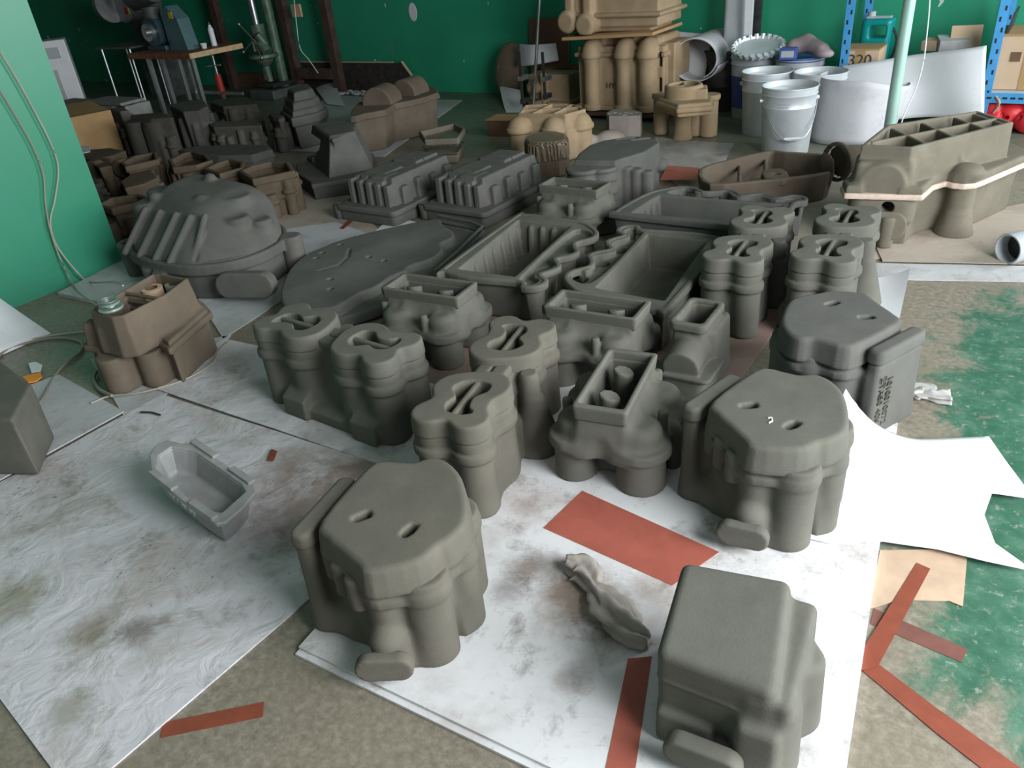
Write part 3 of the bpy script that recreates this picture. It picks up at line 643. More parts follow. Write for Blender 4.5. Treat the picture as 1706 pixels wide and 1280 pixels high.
# ---- B: twin clover-topped core
CR = [(-.115, -.033), (-.13, -.001), (-.105, .039), (-.092, .085), (-.058, .104), (-.013, .089), (.016, .062), (.05, .077), (.112, .058), (.141, .026), (.118, -.028), (.105, -.059), (.042, -.062), (.005, -.095), (-.042, -.091)]
def make_twin(mat, label):
    root = thing('twin_clover_casting', (0, 0, 0.004), 0, label, 'casting', 'castings with two clover-shaped tops')
    def clover(v, cx, sg, g=0.0):
        d = smin(v.circ(cx - .050 * sg, .022 * sg, .068), v.circ(cx - .035 * sg, -.030 * sg, .064), .03)
        for x, y, r in ((.028, .0, .072), (.078, .046, .045), (.074, -.048, .047)): d = smin(d, v.circ(cx + x * sg, y * sg, r), .018)
        return d - g
    v = Vol([-.31, -.165, 0], [.31, .145, .215], .0045); CL = ((-.142, -1), (.142, 1))
    for cx, sg in CL:
        v.add(v.ext(clover(v, cx, sg, -.004), 0, .21, .005, .015, .2), .006); v.add(v.ext(clover(v, cx, sg, .005), .150, .176, .007), .005)
        v.add(v.ext(clover(v, cx, sg, -.002), .180, .205, .005), .005)
    v.add(v.box(-.08, .08, -.045, .045, 0, .21, .008), .015)
    v.add(v.box(-.24, .24, -.075, .06, 0, .10, .01, 0, .12), .02)
    v.add(v.rod((.045, -.080, .200), (.045, -.085, .06), .024, .028), .008); v.add(v.cyl(.045, -.088, .066, 0, .15, .004, .27), .006)   # pillar with a flared foot
    v.keep(v.ext(v.rect(-.5, .5, -.5, .5), 0, .214, .001))
    # slanting brackets on the far side
    for x0 in (-.17, .10):
        w = v.box(x0 - .04, x0 + .05, .02, .115, 0, .16, .004); v.add(np.maximum(w, v.half((x0, .115, .06), (0, .6, 1))), .01)
    v.add(np.maximum(v.box(-.12, .10, .03, .10, 0, .07, .004), v.half((0, .1, .03), (0, .5, 1))), .01)
    v.build('body', mat, root)
    for cx, fl in CL:
        v = Vol([cx - .15, -.12, .195], [cx + .15, .12, .25], .0035); v.add(v.ext(clover(v, cx, fl, .001), .203, .25, .006, .06, .21))
        hole = [(-.052, .004), (-.045, .03), (-.022, .034), (.0, .018), (.03, .022), (.045, .036), (.056, .02), (.052, -.01), (.030, -.022), (.004, -.016), (-.02, -.034), (-.044, -.022)]
        hd = v.prism(smooth_poly([(cx + x * fl * 1.3, y * fl * 1.25) for x, y in hole], 3), .19, .27, .002)
        rib = v.box(cx - .085, cx + .085, -.007, .007, .18, .245, .002); v.sub(np.maximum(hd, -rib), .002)
        v.build('clover_top', mat, root)
    v = Vol([-.05, -.075, .20], [.05, .06, .235], .004); v.add(v.box(-.05, .05, -.04, .04, .205, .232, .006)); v.sub(v.box(-.05, .05, -.003, .003, .222, .25, .001)); v.build('bridge', mat, root)
    return root
fB = Frame((-.368, 1.813), -36); fB2 = Frame((-.124, 1.452), -36)
tw = make_twin('foam_grey', 'double clover-topped casting left of the middle, slanted brackets on its side')
p = fB.W(-.125, .006); tw.location = (p.x, p.y, .009); tw.rotation_euler = (0, 0, R(-36 + 178))
p = fB2.W(-.028, .165); t2 = copy_tree(tw, (p.x, p.y, .0145), 66, 'double clover-topped casting behind the front gearcase, with a flared pillar', 'castings with two clover-shaped tops')
swap_mat(t2, 'foam_warm')
fB3 = Frame((.865, 2.453), -36); p = fB3.W(.030, -.14); copy_tree(tw, (p.x, p.y, .005), -36 + 95, 'double clover-topped casting right of the open deep trays', 'castings with two clover-shaped tops')
fB4 = Frame((1.136, 2.368), -36); p = fB4.W(.008, -.153); copy_tree(tw, (p.x, p.y, .011), -36 + 93, 'rightmost double clover-topped casting in front of the big gearbox', 'castings with two clover-shaped tops')

# ---- C: funnel-frame core on four lobes
def make_frame_casting(mat, label):
    root = thing('frame_casting', (0, 0, 0.004), 0, label, 'casting', 'castings with an open rectangular frame on top')
    v = Vol([-.17, -.17, 0], [.17, .17, .222], .004)
    lobes = ((-.078, -.085, .052), (.082, -.09, .058), (.09, .075, .056), (-.085, .08, .056))
    for x, y, r in lobes:
        v.add(v.cyl(x, y, r, 0, .11, .004, .03), .010); v.add(v.cyl(x, y, r + .009, .088, .116, .006), .006)
        v.add(v.cyl(x * .95, y * .95, r * .96, .09, .166, .022, .10), .014)
    hull = [(-.128, -.085), (-.085, -.132), (-.03, -.125), (.03, -.125), (.085, -.142), (.138, -.095), (.125, -.02), (.142, .075), (.09, .128), (.0, .120), (-.085, .132), (-.138, .08), (-.12, .0)]
    v.add(v.prism(hull, .09, .118, .006), .008); v.add(v.prism(hull, .10, .20, .006, 1.05, .0, .112), .014)
    v.add(v.box(-.09, .09, -.075, .085, 0, .11, .01), .015)
    v.add(v.ext(v.rect(-.058, .058, -.128, .128, .01), .08, .20, .006, .18, .2), .02)
    v.add(v.rod((.135, .0, .0), (.135, .0, .10), .02), .01)
    for x, y in ((.118, -.035), (.062, .14), (-.11, -.04), (-.06, .138)): v.add(v.cyl(x, y, .012, .08, .172, .005), .006)
    v.sub(v.ext(v.rect(-.050, .050, -.120, .120, .006), .115, .3, .004), .003)
    for y in (-.058, .058): v.add(np.maximum(v.cyl(.0, y, .024, .06, .222, .006), v.half((0, y, .208), (.3, .1, 1))), .012); v.add(v.rod((.0, y, .15), (.045, y + .02, .13), .018), .01)
    v.sub(v.rod((.0, -.172, -.02), (.0, -.166, .12), .028), .014); v.sub(v.rod((.0, .172, -.02), (.0, .166, .12), .028), .014)
    v.sub(v.rod((-.17, .0, -.02), (-.15, .0, .11), .03), .012)
    v.build('body', mat, root)
    v = Vol([-.085, -.16, .16], [.085, .16, .22], .004)
    v.add(v.ext(v.rect(-.064, .064, -.140, .140, .008), .178, .22, .004, -.12, .22)); v.sub(v.ext(v.rect(-.051, .051, -.124, .124, .006), .15, .3, .003))
    v.add(v.box(-.05, .02, .138, .152, .185, .215, .006), .006)
    v.build('frame_rim', mat, root); return root
cf = make_frame_casting('foam_grey', 'casting with open rectangular frame top between two gearcases at the front')
fC = Frame((.224, 1.531), -36); p = fC.W(.015, .012); cf.location = (p.x, p.y, GZ); cf.rotation_euler = (0, 0, R(-36 + 10))
CG = 'castings with an open rectangular frame on top'
p = Frame((-.226, 2.229), -36).W(.005, -.005); copy_tree(cf, (p.x, p.y, .005), -36 + 96, 'casting with open rectangular frame top left of the deep trays', CG)
p = Frame((.258, 1.98), -36).W(.01, -.01); copy_tree(cf, (p.x, p.y, .005), -36 + 95, 'casting with open rectangular frame top just in front of the deep trays', CG)
p = Frame((.332, 3.136), -36).W(.0, .01); copy_tree(cf, (p.x, p.y, .004), -36 + 90, 'farthest casting with open rectangular frame top, behind the deep trays', CG)

# ---- F: deep open tray with a scalloped channel along one side
PF = [(-.178, -.262), (-.205, -.235), (-.262, .315), (-.235, .350), (-.165, .355), (.021, .343), (.116, .287), (.150, .240), (.150, .195), (.118, .140), (.142, .095), (.168, .063), (.160, .02), (.128, -.02), (.155, -.05), (.176, -.085), (.165, -.125), (.150, -.160), (.190, -.19), (.200, -.225), (.182, -.258), (.140, -.268), (.105, -.240), (-.07, -.272)]
def make_tray(mat, label):
    root = thing('deep_tray_casting', (0, 0, .004), 0, label, 'casting', 'deep open tray castings with scalloped channels')
    S = smooth_poly(PF, 3); lo, hi = [-.30, -.31, 0], [.235, .39, .15]
    inner = [(-.150, -.222), (-.226, .285), (-.05, .290), (.008, .285), (.072, -.205)]
    v = Vol(lo, hi, .0045); v.add(v.prism(S, 0, .148, .006, -.10, -.006, .148))
    v.sub(v.prism(inner, .02, .3, .006, -.10, .0, .148), .004)
    chan = [(.045, .26), (.10, .262), (.128, .225), (.10, .165), (.115, .12), (.142, .06), (.10, -.01), (.125, -.05), (.148, -.09), (.12, -.16), (.16, -.21), (.155, -.24), (.115, -.225), (.095, -.20), (.05, .10)]
    v.sub(v.prism(smooth_poly(chan, 3), .126, .3, .004), .004)
    for y in (-.215, -.075, .06, .21): v.sub(v.cyl(.116 + (.02 if y < -.1 else 0), y, .030, .085, .3, .003), .003)
    for k in range(7):                                                    # ribs on the inner walls
        f = (k + .5) / 7; x = -.150 + (-.226 + .150) * f; y = -.222 + .507 * f
        v.add(v.rod((x + .006, y, .12), (x + .02, y, .02), .010), .006)
    for k in range(4): v.add(v.rod((-.17 + .052 * k, .283, .12), (-.17 + .052 * k, .272, .02), .011), .006)
    v.keep(v.ext(v.rect(-1, 1, -1, 1), 0, .148, .0))
    v.build('tray_body', mat, root)
    v = Vol([lo[0], lo[1], .10], hi, .0045); o2 = v.poly(S)
    v.add(v.ext(np.maximum(o2 - .004, -(o2 + .016)), .126, .152, .005)); v.build('rim', mat, root)
    return root
ft = make_tray('foam_grey', 'deep open tray casting, left one of the pair in the middle'); ft.location = (.107, 2.60, .005); ft.rotation_euler = (0, 0, R(-36))
p = Frame((.475, 2.426), -36).W(-.016, .025); copy_tree(ft, (p.x, p.y, .005), -36 + 178, 'deep open tray casting, right one of the pair, dark inside', 'deep open tray castings with scalloped channels')
p = Frame((.911, 2.96), -36).W(.02, -.05); t = copy_tree(ft, (p.x, p.y, .004), -36 + 86, 'greenish deep open tray casting behind the twin castings', 'deep open tray castings with scalloped channels'); swap_mat(t, 'foam_slate')

# ---- D: narrow core with an oblong mouth
def make_mouth():
    z = zz(1030, 240, .2931); fr = Frame(at(*z([(470, 1000)])[0], .2)[:2], -26); root = thing('mouth_casting', (fr.o.x, fr.o.y, .005), -26, 'narrow casting with a rounded oblong open mouth, beside the numbered gearcase', 'casting'); mat = 'foam_grey'
    mouth = fr.L(z([(300, 1070), (310, 1040), (400, 890), (430, 878), (560, 885), (620, 905), (500, 1090), (470, 1105)]), .2)
    cx = sum(p_[0] for p_ in mouth) / 8; cy = sum(p_[1] for p_ in mouth) / 8
    v = Vol([cx - .15, cy - .19, 0], [cx + .15, cy + .18, .2], .004)
    v.add(v.box(cx - .052, cx + .052, cy - .085, cy + .085, .0, .2, .006, -8, .05, .02)); v.add(v.box(cx - .05, cx + .075, cy - .05, cy + .12, 0, .17, .01, -8, .05, .03), .02)
    v.add(v.drum((cx - .012, cy - .15, .11), (cx - .005, cy - .05, .125), .05), .015)
    v.add(v.box(cx - .075, cx + .07, cy - .155, cy - .03, 0, .085, .01, -8, .05, .03), .015); v.add(v.box(cx - .08, cx + .078, cy - .16, cy - .02, .080, .092, .004, -8, 0, .02), .004)
    v.sub(v.box(cx - .034, cx + .034, cy - .066, cy + .066, .05, .3, .004, -8, 0, .012), .004)
    v.build('body', mat, root)
    v = Vol([cx - .09, cy - .13, .17], [cx + .09, cy + .13, .212], .004); v.add(v.box(cx - .052, cx + .052, cy - .086, cy + .086, .185, .21, .004, -8, 0, .02)); v.sub(v.box(cx - .036, cx + .036, cy - .068, cy + .068, .1, .3, .003, -8, 0, .012)); v.build('mouth_rim', mat, root)
make_mouth()

# small white chip on the top of the gearcase beside the curling sheet
m_ = BM()
for a, b2 in (((.004, -.040), (.012, -.050)), ((.012, -.050), (.010, -.060)), ((.0, -.046), (.004, -.040))): m_.cyl((*a, .2508), (*b2, .2508), .0016, seg=6)
tag(m_.build('chip_mark', 'chalk', g2), 'white chip')
# ================================================================== more castings, middle and back
def frame_at(pts, z, ang):
    P2 = [at(x, y, z) for x, y in pts]; c = sum(P2, Vector()) / len(P2); fr = Frame((c.x, c.y), ang); return fr, fr.L(pts, z)
def bounds(pts, m): xs, ys = [p[0] for p in pts], [p[1] for p in pts]; return (min(xs) - m, min(ys) - m, max(xs) + m, max(ys) + m)
def inset(pts, k):
    c = np.mean(pts, 0); return [tuple(c + (np.array(p_) - c) * k) for p_ in pts]
def block(name, pts, z, mat, label, vox=.007, slope=0.0, parts=None, ang=-36, extra=None, pocket=0.0, wall=.012, bands=(), group=None, cat='casting', z0=0.0, smooth=0, margin=.10, bossy=(), detail=None, squash=(1, 1)):
    """casting whose top outline is known: tapering body, seam bands, optional open pocket with rim, round bosses"""
    fr, L = frame_at(pts, z, ang)
    if squash != (1, 1):                                                  # true depth and width of the footprint
        Wp = [fr.W(*q) - fr.o for q in L]; L = [(Vector((w.x * squash[0], w.y * squash[1], 0)).dot(fr.u), Vector((w.x * squash[0], w.y * squash[1], 0)).dot(fr.v)) for w in Wp]
    S = smooth_poly(L, smooth) if smooth else L
    root = thing(name, (fr.o.x, fr.o.y, z0), ang, label, cat, group)
    b0 = bounds(S, margin); h = z - z0; v = Vol([b0[0], b0[1], 0], [b0[2], b0[3], h], vox)
    top = h if not pocket else h - .03
    v.add(v.prism(S, 0, top, .006, slope, 0.0 if not pocket else -.004, h))
    for zb, th, g in bands: v.add(v.ext(v.poly(S) + slope * (zb - h) - g, zb - th / 2, zb + th / 2, .004), .005)
    for q in bossy: v.add(v.drum(*q), .008)
    if detail is not None:                                                # cast-on columns, pads and ribs round the sides
        rr = random.Random(detail); n = len(S); cc = np.mean(S, 0)
        for i in range(n):
            a, b2 = np.array(S[i]), np.array(S[(i + 1) % n]); L_ = np.linalg.norm(b2 - a)
            if L_ < .05: continue
            for f in ((.28, .75) if L_ > .14 else (.5,)):
                q = a + (b2 - a) * f; q = cc + (q - cc) * .93; r_ = rr.uniform(.024, .042); ht = h * rr.uniform(.55, .92)
                v.add(v.cyl(q[0], q[1], r_, 0, ht, .006, .02), .010)
                if rr.random() < .5: v.add(v.cyl(q[0], q[1], r_ + .008, ht * .62, ht * .62 + .02, .005), .005)
    if extra: extra(v, fr, S, h)
    if pocket: v.sub(v.prism(S, h - pocket, h + .1, .004, 0, -wall, h), .003)
    v.build('body', mat, root)
    if pocket:
        v = Vol([b0[0], b0[1], h - .05], [b0[2], b0[3], h], vox * .8); o2 = v.poly(S); v.add(v.ext(np.maximum(o2 - .003, -(o2 + wall + .002)), h - .035, h, .003)); v.build('rim', mat, root)
    return root, fr, S

# ---- long flat pan with an oval end
def make_pan():
    z = zz(460, 200, .252); o = at(*z([(600, 900)])[0], .08); fr = Frame((o.x, o.y), -36); mat = 'foam_slate'
    root = thing('pan_casting', (fr.o.x, fr.o.y, .008), -36, 'long flat pan casting with an oval end and small holes', 'casting')
    full = fr.L(z([(20, 1190), (30, 1100), (80, 990), (180, 900), (300, 845), (430, 795), (700, 725), (1060, 652), (1180, 670), (1280, 690), (1365, 725), (1200, 890), (1050, 1020), (880, 1100), (640, 1190), (400, 1262), (200, 1280), (60, 1265)]), .08)
    up = fr.L(z([(22, 1185), (32, 1105), (84, 995), (184, 905), (302, 850), (432, 800), (700, 730), (1055, 660), (1110, 700), (1180, 745), (1175, 785), (1105, 815), (1110, 860), (1040, 920), (900, 955), (870, 990), (780, 1025), (700, 1085), (640, 1120), (560, 1150), (470, 1210), (380, 1255), (190, 1270), (62, 1255)]), .08)
    b0 = bounds(full, .03); v = Vol([b0[0], b0[1], 0], [b0[2], b0[3], .09], .0045)
    v.add(v.prism(smooth_poly(full, 3), 0, .042, .006, .05)); v.add(v.prism(smooth_poly(up, 3), .02, .080, .008, .12, 0, .03), .006)
    c = np.mean(up, 0); v.sub(v.ball(c[0] + .05, c[1] + .02, .115, .16, .34, .050), .03)
    for q in ((310, 905), (615, 922), (360, 1072), (712, 935), (430, 850), (360, 1135), (270, 940)):
        x, y = fr.loc(*z([q])[0], .07); v.sub(v.cyl(x, y, .010, .04, .2, .002), .003)
    for a in (((490, 880), (480, 930), (420, 985), (290, 1022)), ((420, 985), (480, 1000), (545, 1032))):
        q = [fr.loc(*w, .07) for w in z(a)]
        for i in range(len(q) - 1): v.sub(v.rod((*q[i], .083), (*q[i + 1], .083), .008), .004)
    v.build('pan_body', mat, root)
    v = Vol([b0[0], b0[1], .02], [b0[2], b0[3], .09], .0045); q = fr.L(z([(1050, 1020), (1200, 890), (1365, 725), (1280, 690), (1075, 650)]), .07)
    for i in range(len(q) - 1): v.add(v.rod((*q[i], .048), (*q[i + 1], .048), .010)); v.add(v.rod((*q[i], .075), (*q[i + 1], .075), .007))
    v.build('end_lip', mat, root)
make_pan()

# ---- ribbed box on a tray
def make_ribbed(mat, label, group):
    root = thing('ribbed_casting', (0, 0, .002), -36, label, 'casting', group)
    v = Vol([-.26, -.33, 0], [.24, .31, .085], .005); v.add(v.ext(v.rect(-.205, .20, -.29, .29, .03), 0, .07, .006, -.06, .07)); v.add(v.cyl(-.215, -.255, .036, 0, .07, .004, -.08), .006)
    v.add(v.ext(v.rect(-.212, .208, -.298, .298, .03), .052, .078, .005), .004); v.sub(v.cyl(-.218, -.258, .024, .03, .2, .003)); v.build('tray', mat, root)
    v = Vol([-.21, -.27, .06], [.21, .28, .215], .0045)
    v.add(v.ext(v.rect(-.16, .15, -.22, .25, .015), .065, .20, .008, .18, .065))
    v.add(v.ext(v.rect(-.10, .10, -.24, .20, .015), .065, .19, .008, .10, .065), .01)
    for k in range(5): v.add(v.box(-.15 + .062 * k, -.112 + .062 * k, -.245, -.15, .065, .192 - .004 * k, .006, 0, .02), .004)
    for k in range(4): v.add(v.box(.08, .175, -.18 + .11 * k, -.11 + .11 * k, .065, .155 + .01 * (k % 2), .008, 0, .10), .008)
    for x0, y0, x1, y1, zt in ((-.11, -.15, .04, -.02, .207), (-.10, .05, .07, .22, .213), (-.02, -.2, .08, -.1, .202)): v.add(v.box(x0, x1, y0, y1, .15, zt, .006), .006)
    for y in (-.02, .11): v.sub(v.box(.0, .12, y - .003, y + .003, .18, .3, .001))
    for x in (-.103, -.041): v.sub(v.box(x - .004, x + .004, -.30, -.19, .07, .3, .001), .002)
    v.build('ribbed_box', mat, root); return root
RG = 'ribbed box castings on trays'
rb = make_ribbed('foam_slate', 'ribbed box casting on a tray, left of the pair', RG); p = Frame((-.432, 3.549), -36).W(-.155, .205); rb.location = (p.x, p.y, .002); rb.scale = (.90, 1, 1)
p = Frame((-.05, 3.411), -36).W(-.112, .225); copy_tree(rb, (p.x, p.y, .002), -38, 'ribbed box casting on a tray, right of the pair', RG)

# ---- wedge casting on a tray with an open dark side
def make_wedge():
    z = zz(460, 200, .252); o = at(*z([(450, 400)])[0], .08); fr = Frame((o.x, o.y), -36); mat = 'foam_slate'
    root = thing('wedge_casting', (fr.o.x, fr.o.y, .002), -36, 'wedge-shaped casting on a tray, its left side open and dark', 'casting')
    tr = fr.L(z([(140, 300), (235, 410), (280, 425), (640, 350), (655, 260), (560, 210)]), .085); b0 = bounds(tr, .06)
    v = Vol([b0[0], b0[1], 0], [b0[2], b0[3] + .1, .10], .0055); v.add(v.prism(smooth_poly(tr, 2), 0, .085, .006, -.05)); d = v.poly(smooth_poly(tr, 2)); v.add(v.ext(d - .008, .062, .088, .005)); v.build('tray', mat, root)
    topf = fr.L(z([(275, 75), (470, 48), (520, 90), (370, 140)]), .27); foot = fr.L(z([(200, 260), (350, 385), (640, 320), (640, 240), (500, 200)]), .09)
    hull = np.mean(topf, 0); v = Vol([b0[0] - .05, b0[1] - .02, .08], [b0[2] + .02, b0[3] + .15, .285], .0055)
    A = np.array(foot); v.add(v.prism(foot, .08, .285, .006, .32, 0, .085)); v.add(v.prism(topf, .08, .275, .006, -.35, 0, .27), .02)
    c = A.mean(0); v.sub(v.box(c[0] - .30, c[0] - .085, c[1] - .16, c[1] + .10, .105, .235, .004, 20), .004)
    for k in range(4): v.add(v.box(c[0] - .20 + .03 * k, c[0] - .16 + .03 * k, c[1] - .1, c[1] + .06, .08, .13 + .02 * k, .004, 20), .003)
    for k in range(3): v.add(v.box(c[0] - .03 + .06 * k, c[0] - .02 + .06 * k, c[1] - .2, c[1] + .0, .085, .16, .003, -4, .5), .003)
    v.build('wedge', mat, root)
make_wedge()

# ---- big domed housing
def make_dome():
    fr = Frame((-1.190, 3.235), -36); mat = 'foam_slate'
    root = thing('domed_casting', (fr.o.x, fr.o.y, .005), -36, 'big domed housing casting with ribs and an oblong pad, by the green partition', 'casting')
    rim = [(-.19, -.30), (-.10, -.345), (.07, -.365), (.25, -.345), (.37, -.27), (.43, -.15), (.41, .0), (.30, .12), (.12, .18), (-.1, .16), (-.22, .04), (-.235, -.15)]
    S = smooth_poly(rim, 4); v = Vol([-.30, -.42, 0], [.48, .26, .16], .0055)
    v.add(v.prism(S, 0, .14, .008, -.04, -.022, .14)); v.add(v.prism(S, .105, .150, .007)); v.sub(v.ext(np.abs(v.poly(S) + .03) - .006, .135, .3, .003))
    for x, y in ((.0, -.335), (.09, -.35)): v.add(v.cyl(x, y, .042, 0, .11, .005), .01)
    v.add(v.cyl(-.245, -.255, .050, 0, .155, .006, -.05), .008); v.sub(v.cyl(-.245, -.255, .034, .14, .3, .004), .003)
    v.add(v.cyl(.40, .05, .045, 0, .155, .006), .01)
    v.build('base', mat, root)
    v = Vol([-.34, -.36, .13], [.42, .24, .37], .0055)
    d = v.ext(v.poly(S) + .022, .13, .5, .004)
    def smax(a, b_, k): return -smin(-a, -b_, k)
    for pt, n_ in (((.06, -.34, .15), (-.04, -.66, .75)), ((.40, -.12, .15), (.62, -.05, .78)), ((-.23, -.15, .16), (-.93, -.1, .36)), ((.0, .17, .2), (0, .9, .44)), ((-.1, .02, .352), (.08, -.06, 1)), ((.30, -.26, .16), (.46, -.50, .74))): d = smax(d, v.half(pt, n_), .035)
    v.add(d)
    v.add(v.drum((-.20, -.15, .20), (-.20, -.15, .30), .062, .02), .02); v.add(v.drum((-.235, -.06, .2), (-.235, -.06, .325), .055, .02), .02)
    v.add(v.drum((.19, .0, .18), (.19, .0, .315), .060, .012), .012); v.add(v.drum((.27, -.08, .16), (.27, -.08, .262), .05, .012), .012); v.add(v.drum((.32, -.01, .16), (.32, -.01, .235), .045, .012), .012)
    for x, y, zt in ((-.15, -.14, .325), (.10, -.10, .325), (-.02, .05, .362)): v.add(v.ball(x, y, zt - .008, .028, .022, .020), .015)
    for x in (-.13, -.03, .075, .165, .245):                              # slits with a raised lip on the front slope
        yb, yt = (-.345, -.20) if x < .2 else (-.29, -.19); zb_ = .15; zt = .15 + (.66 / .75) * (yt + .34) + .01
        v.add(v.rod((x - .016, yb, zb_), (x - .016, yt, zt), .013), .010); v.sub(v.rod((x + .008, yb - .01, zb_ + .01), (x + .004, yt, zt + .008), .0095), .003)
    for x in (-.08, .02, .12): v.sub(v.ball(x, -.335, .165, .016, .02, .018), .004)
    v.build('dome', mat, root)
    q = fr.loc(412, 478, .07); n = Vector((.42, -1, .12)).normalized(); pad_part('oblong_pad', root, (q[0], q[1], .075), n, .235, .098, .05, mat, .005)
make_dome()

# ---- big gearbox on the right with eight cells in its top and a pink seam
def make_big_gearbox():
    z = zz(1350, 170, .2266); H, Hf = .36, .185; o = at(*z([(900, 200)])[0], H); fr = Frame((o.x, o.y), -30); mat = 'foam_olive'
    root = thing('large_gearbox_casting', (fr.o.x, fr.o.y, .004), -30, 'large gearbox casting with eight open cells on top and a pale pink seam', 'casting')
    top = fr.L(z([(375, 325), (420, 285), (560, 175), (1230, 70), (1495, 155), (745, 345)]), H)
    low = [(-.268, -.27), (-.245, -.352), (.005, -.325), (.035, -.20), (.075, -.14), (.10, -.16), (.135, -.168), (.17, -.15), (.20, -.10), (.36, .20), (.30, .33), (.16, .36), (-.18, .10)]
    b0 = bounds(top + low, .05); v = Vol([b0[0], b0[1], 0], [b0[2], b0[3], Hf], .005)
    v.add(v.prism(low, 0, Hf, .008, -.02, -.035, Hf)); v.add(v.cyl(.135, -.11, .050, 0, Hf, .006, .02), .02); v.add(v.cyl(.135, -.125, .07, 0, .09, .006, .35), .02)
    v.sub(v.rod((.045, -.21, 0), (.065, -.17, .2), .035), .02); v.add(v.box(-.24, -.01, -.33, -.18, .08, Hf, .02, 4, 0, .05), .015); v.add(v.cyl(-.09, -.33, .028, 0, .12, .01), .02)
    v.sub(v.drum((-.10, -.42, .150), (-.10, -.24, .150), .022)); v.build('lower_half', mat, root)
    v = Vol([b0[0], b0[1], Hf - .02], [b0[2], b0[3], H - .004], .005)
    v.add(v.prism(low, Hf + .01, Hf + .045, .012)); v.add(v.prism(top, Hf, H - .006, .008, .03, .0, H)); v.add(v.box(-.24, -.03, -.325, -.16, Hf, Hf + .125, .02, 4, .06, .03), .02); v.sub(v.drum((-.13, -.40, Hf + .045), (-.13, -.322, Hf + .045), .064, .004), .004)
    v.add(v.drum((-.13, -.330, Hf + .045), (-.13, -.25, Hf + .045), .080, .01), .012); v.keep(v.half((0, 0, Hf + .005), (0, 0, -1))); v.add(v.ball(.14, -.115, Hf + .05, .055, .055, .03), .015); v.add(v.rod((.12, -.09, Hf + .05), (.10, -.08, Hf + .10), .012), .01)
    T_ = np.array(top); P0, P1, P2, P3, P4, P5 = T_; cells = []
    v.sub(v.prism(inset(top, .90), Hf + .05, H + .1, .002), .002); v.build('upper_half', mat, root)
    v = Vol([b0[0], b0[1], H - .14], [b0[2], b0[3], H], .0045); d = v.poly(top); v.add(v.ext(np.maximum(d, -(d + .018)), H - .05, H, .003))
    def ln(a, b2): return v.ext(v.poly([(a[0] - (b2 - a)[1] / np.linalg.norm(b2 - a) * .008, a[1] + (b2 - a)[0] / np.linalg.norm(b2 - a) * .008), (b2[0] - (b2 - a)[1] / np.linalg.norm(b2 - a) * .008, b2[1] + (b2 - a)[0] / np.linalg.norm(b2 - a) * .008),
                                        (b2[0] + (b2 - a)[1] / np.linalg.norm(b2 - a) * .008, b2[1] - (b2 - a)[0] / np.linalg.norm(b2 - a) * .008), (a[0] + (b2 - a)[1] / np.linalg.norm(b2 - a) * .008, a[1] - (b2 - a)[0] / np.linalg.norm(b2 - a) * .008)]), H - .12, H, .002)
    q = lambda x, y: np.array(fr.loc(*z([(x, y)])[0], H))
    for a, b2 in ((q(445, 300), q(1400, 118)), (q(600, 200), q(870, 320)), (q(820, 160), q(1060, 262)), (q(1060, 120), q(1280, 200))): v.add(ln(a, b2))
    v.keep(v.ext(d, 0, 1, .001)); v.build('cell_grid', mat, root)
    v = Vol([b0[0], b0[1], Hf - .02], [b0[2], b0[3], Hf + .02], .0045); d = v.poly(low); v.add(v.ext(d - .006, Hf - .004, Hf + .018, .003)); v.build('seam_strip', 'seam_tape', root)
    pad_part('front_plate', root, (-.125, -.338, .085), (0.06, -1, .1), .20, .105, .02, mat, .005)
make_big_gearbox()

# ---- curved trough with a pipe mouth
def make_trough():
    z = zz(1030, 240, .2931); mat = 'foam_tan'; Hh = .13
    pts = z([(455, 145), (640, 85), (860, 38), (960, 45), (1210, 62), (1240, 110), (1200, 165), (960, 200), (800, 215), (520, 232)])
    fr, L = frame_at(pts, Hh, -36); root = thing('trough_casting', (fr.o.x, fr.o.y, .003), -36, 'shallow curved trough casting with a round pipe mouth, beside the large gearbox', 'casting')
    b0 = bounds(L, .05); S = smooth_poly(L, 3); v = Vol([b0[0], b0[1], 0], [b0[2], b0[3], Hh], .005); v.add(v.prism(S, 0, Hh, .006, -.15, 0, Hh)); v.sub(v.prism(S, .02, .4, .004, -.15, -.024, Hh), .004)
    for a, b2 in (((690, 80), (690, 220)), ((840, 50), (835, 170))):
        q0, q1 = fr.loc(*z([a])[0], Hh - .03), fr.loc(*z([b2])[0], Hh - .03); v.add(v.rod((*q0, Hh - .04), (*q1, Hh - .04), .010), .006)
    tab = fr.L(z([(820, 150), (930, 140), (970, 180), (940, 205), (830, 190)]), Hh); v.add(v.prism(smooth_poly(tab, 2), Hh - .03, Hh, .006), .005); c = np.mean(tab, 0); v.sub(v.cyl(c[0], c[1], .016, 0, 1))
    v.build('trough_body', mat, root)
    a = at(*z([(1235, 95)])[0], .16); b2 = at(*z([(1320, 75)])[0], .16); la, lb = [((w - fr.o).dot(fr.u), (w - fr.o).dot(fr.v)) for w in (a, b2)]
    d = np.array([lb[0] - la[0], lb[1] - la[1]]); d /= np.linalg.norm(d); v = Vol([la[0] - .12, la[1] - .12, .03], [la[0] + .22, la[1] + .22, .27], .005)
    e = np.array(la) + d * .14; v.add(v.drum((*la, .15), (*(np.array(la) + d * .02), .15), .085)); v.add(v.rod((*la, .15), (*e, .15), .072, .05), .01); v.sub(v.drum((*(np.array(la) - d * .05), .15), (*(np.array(la) + d * .025), .15), .070)); v.build('pipe_mouth', mat, root)
make_trough()

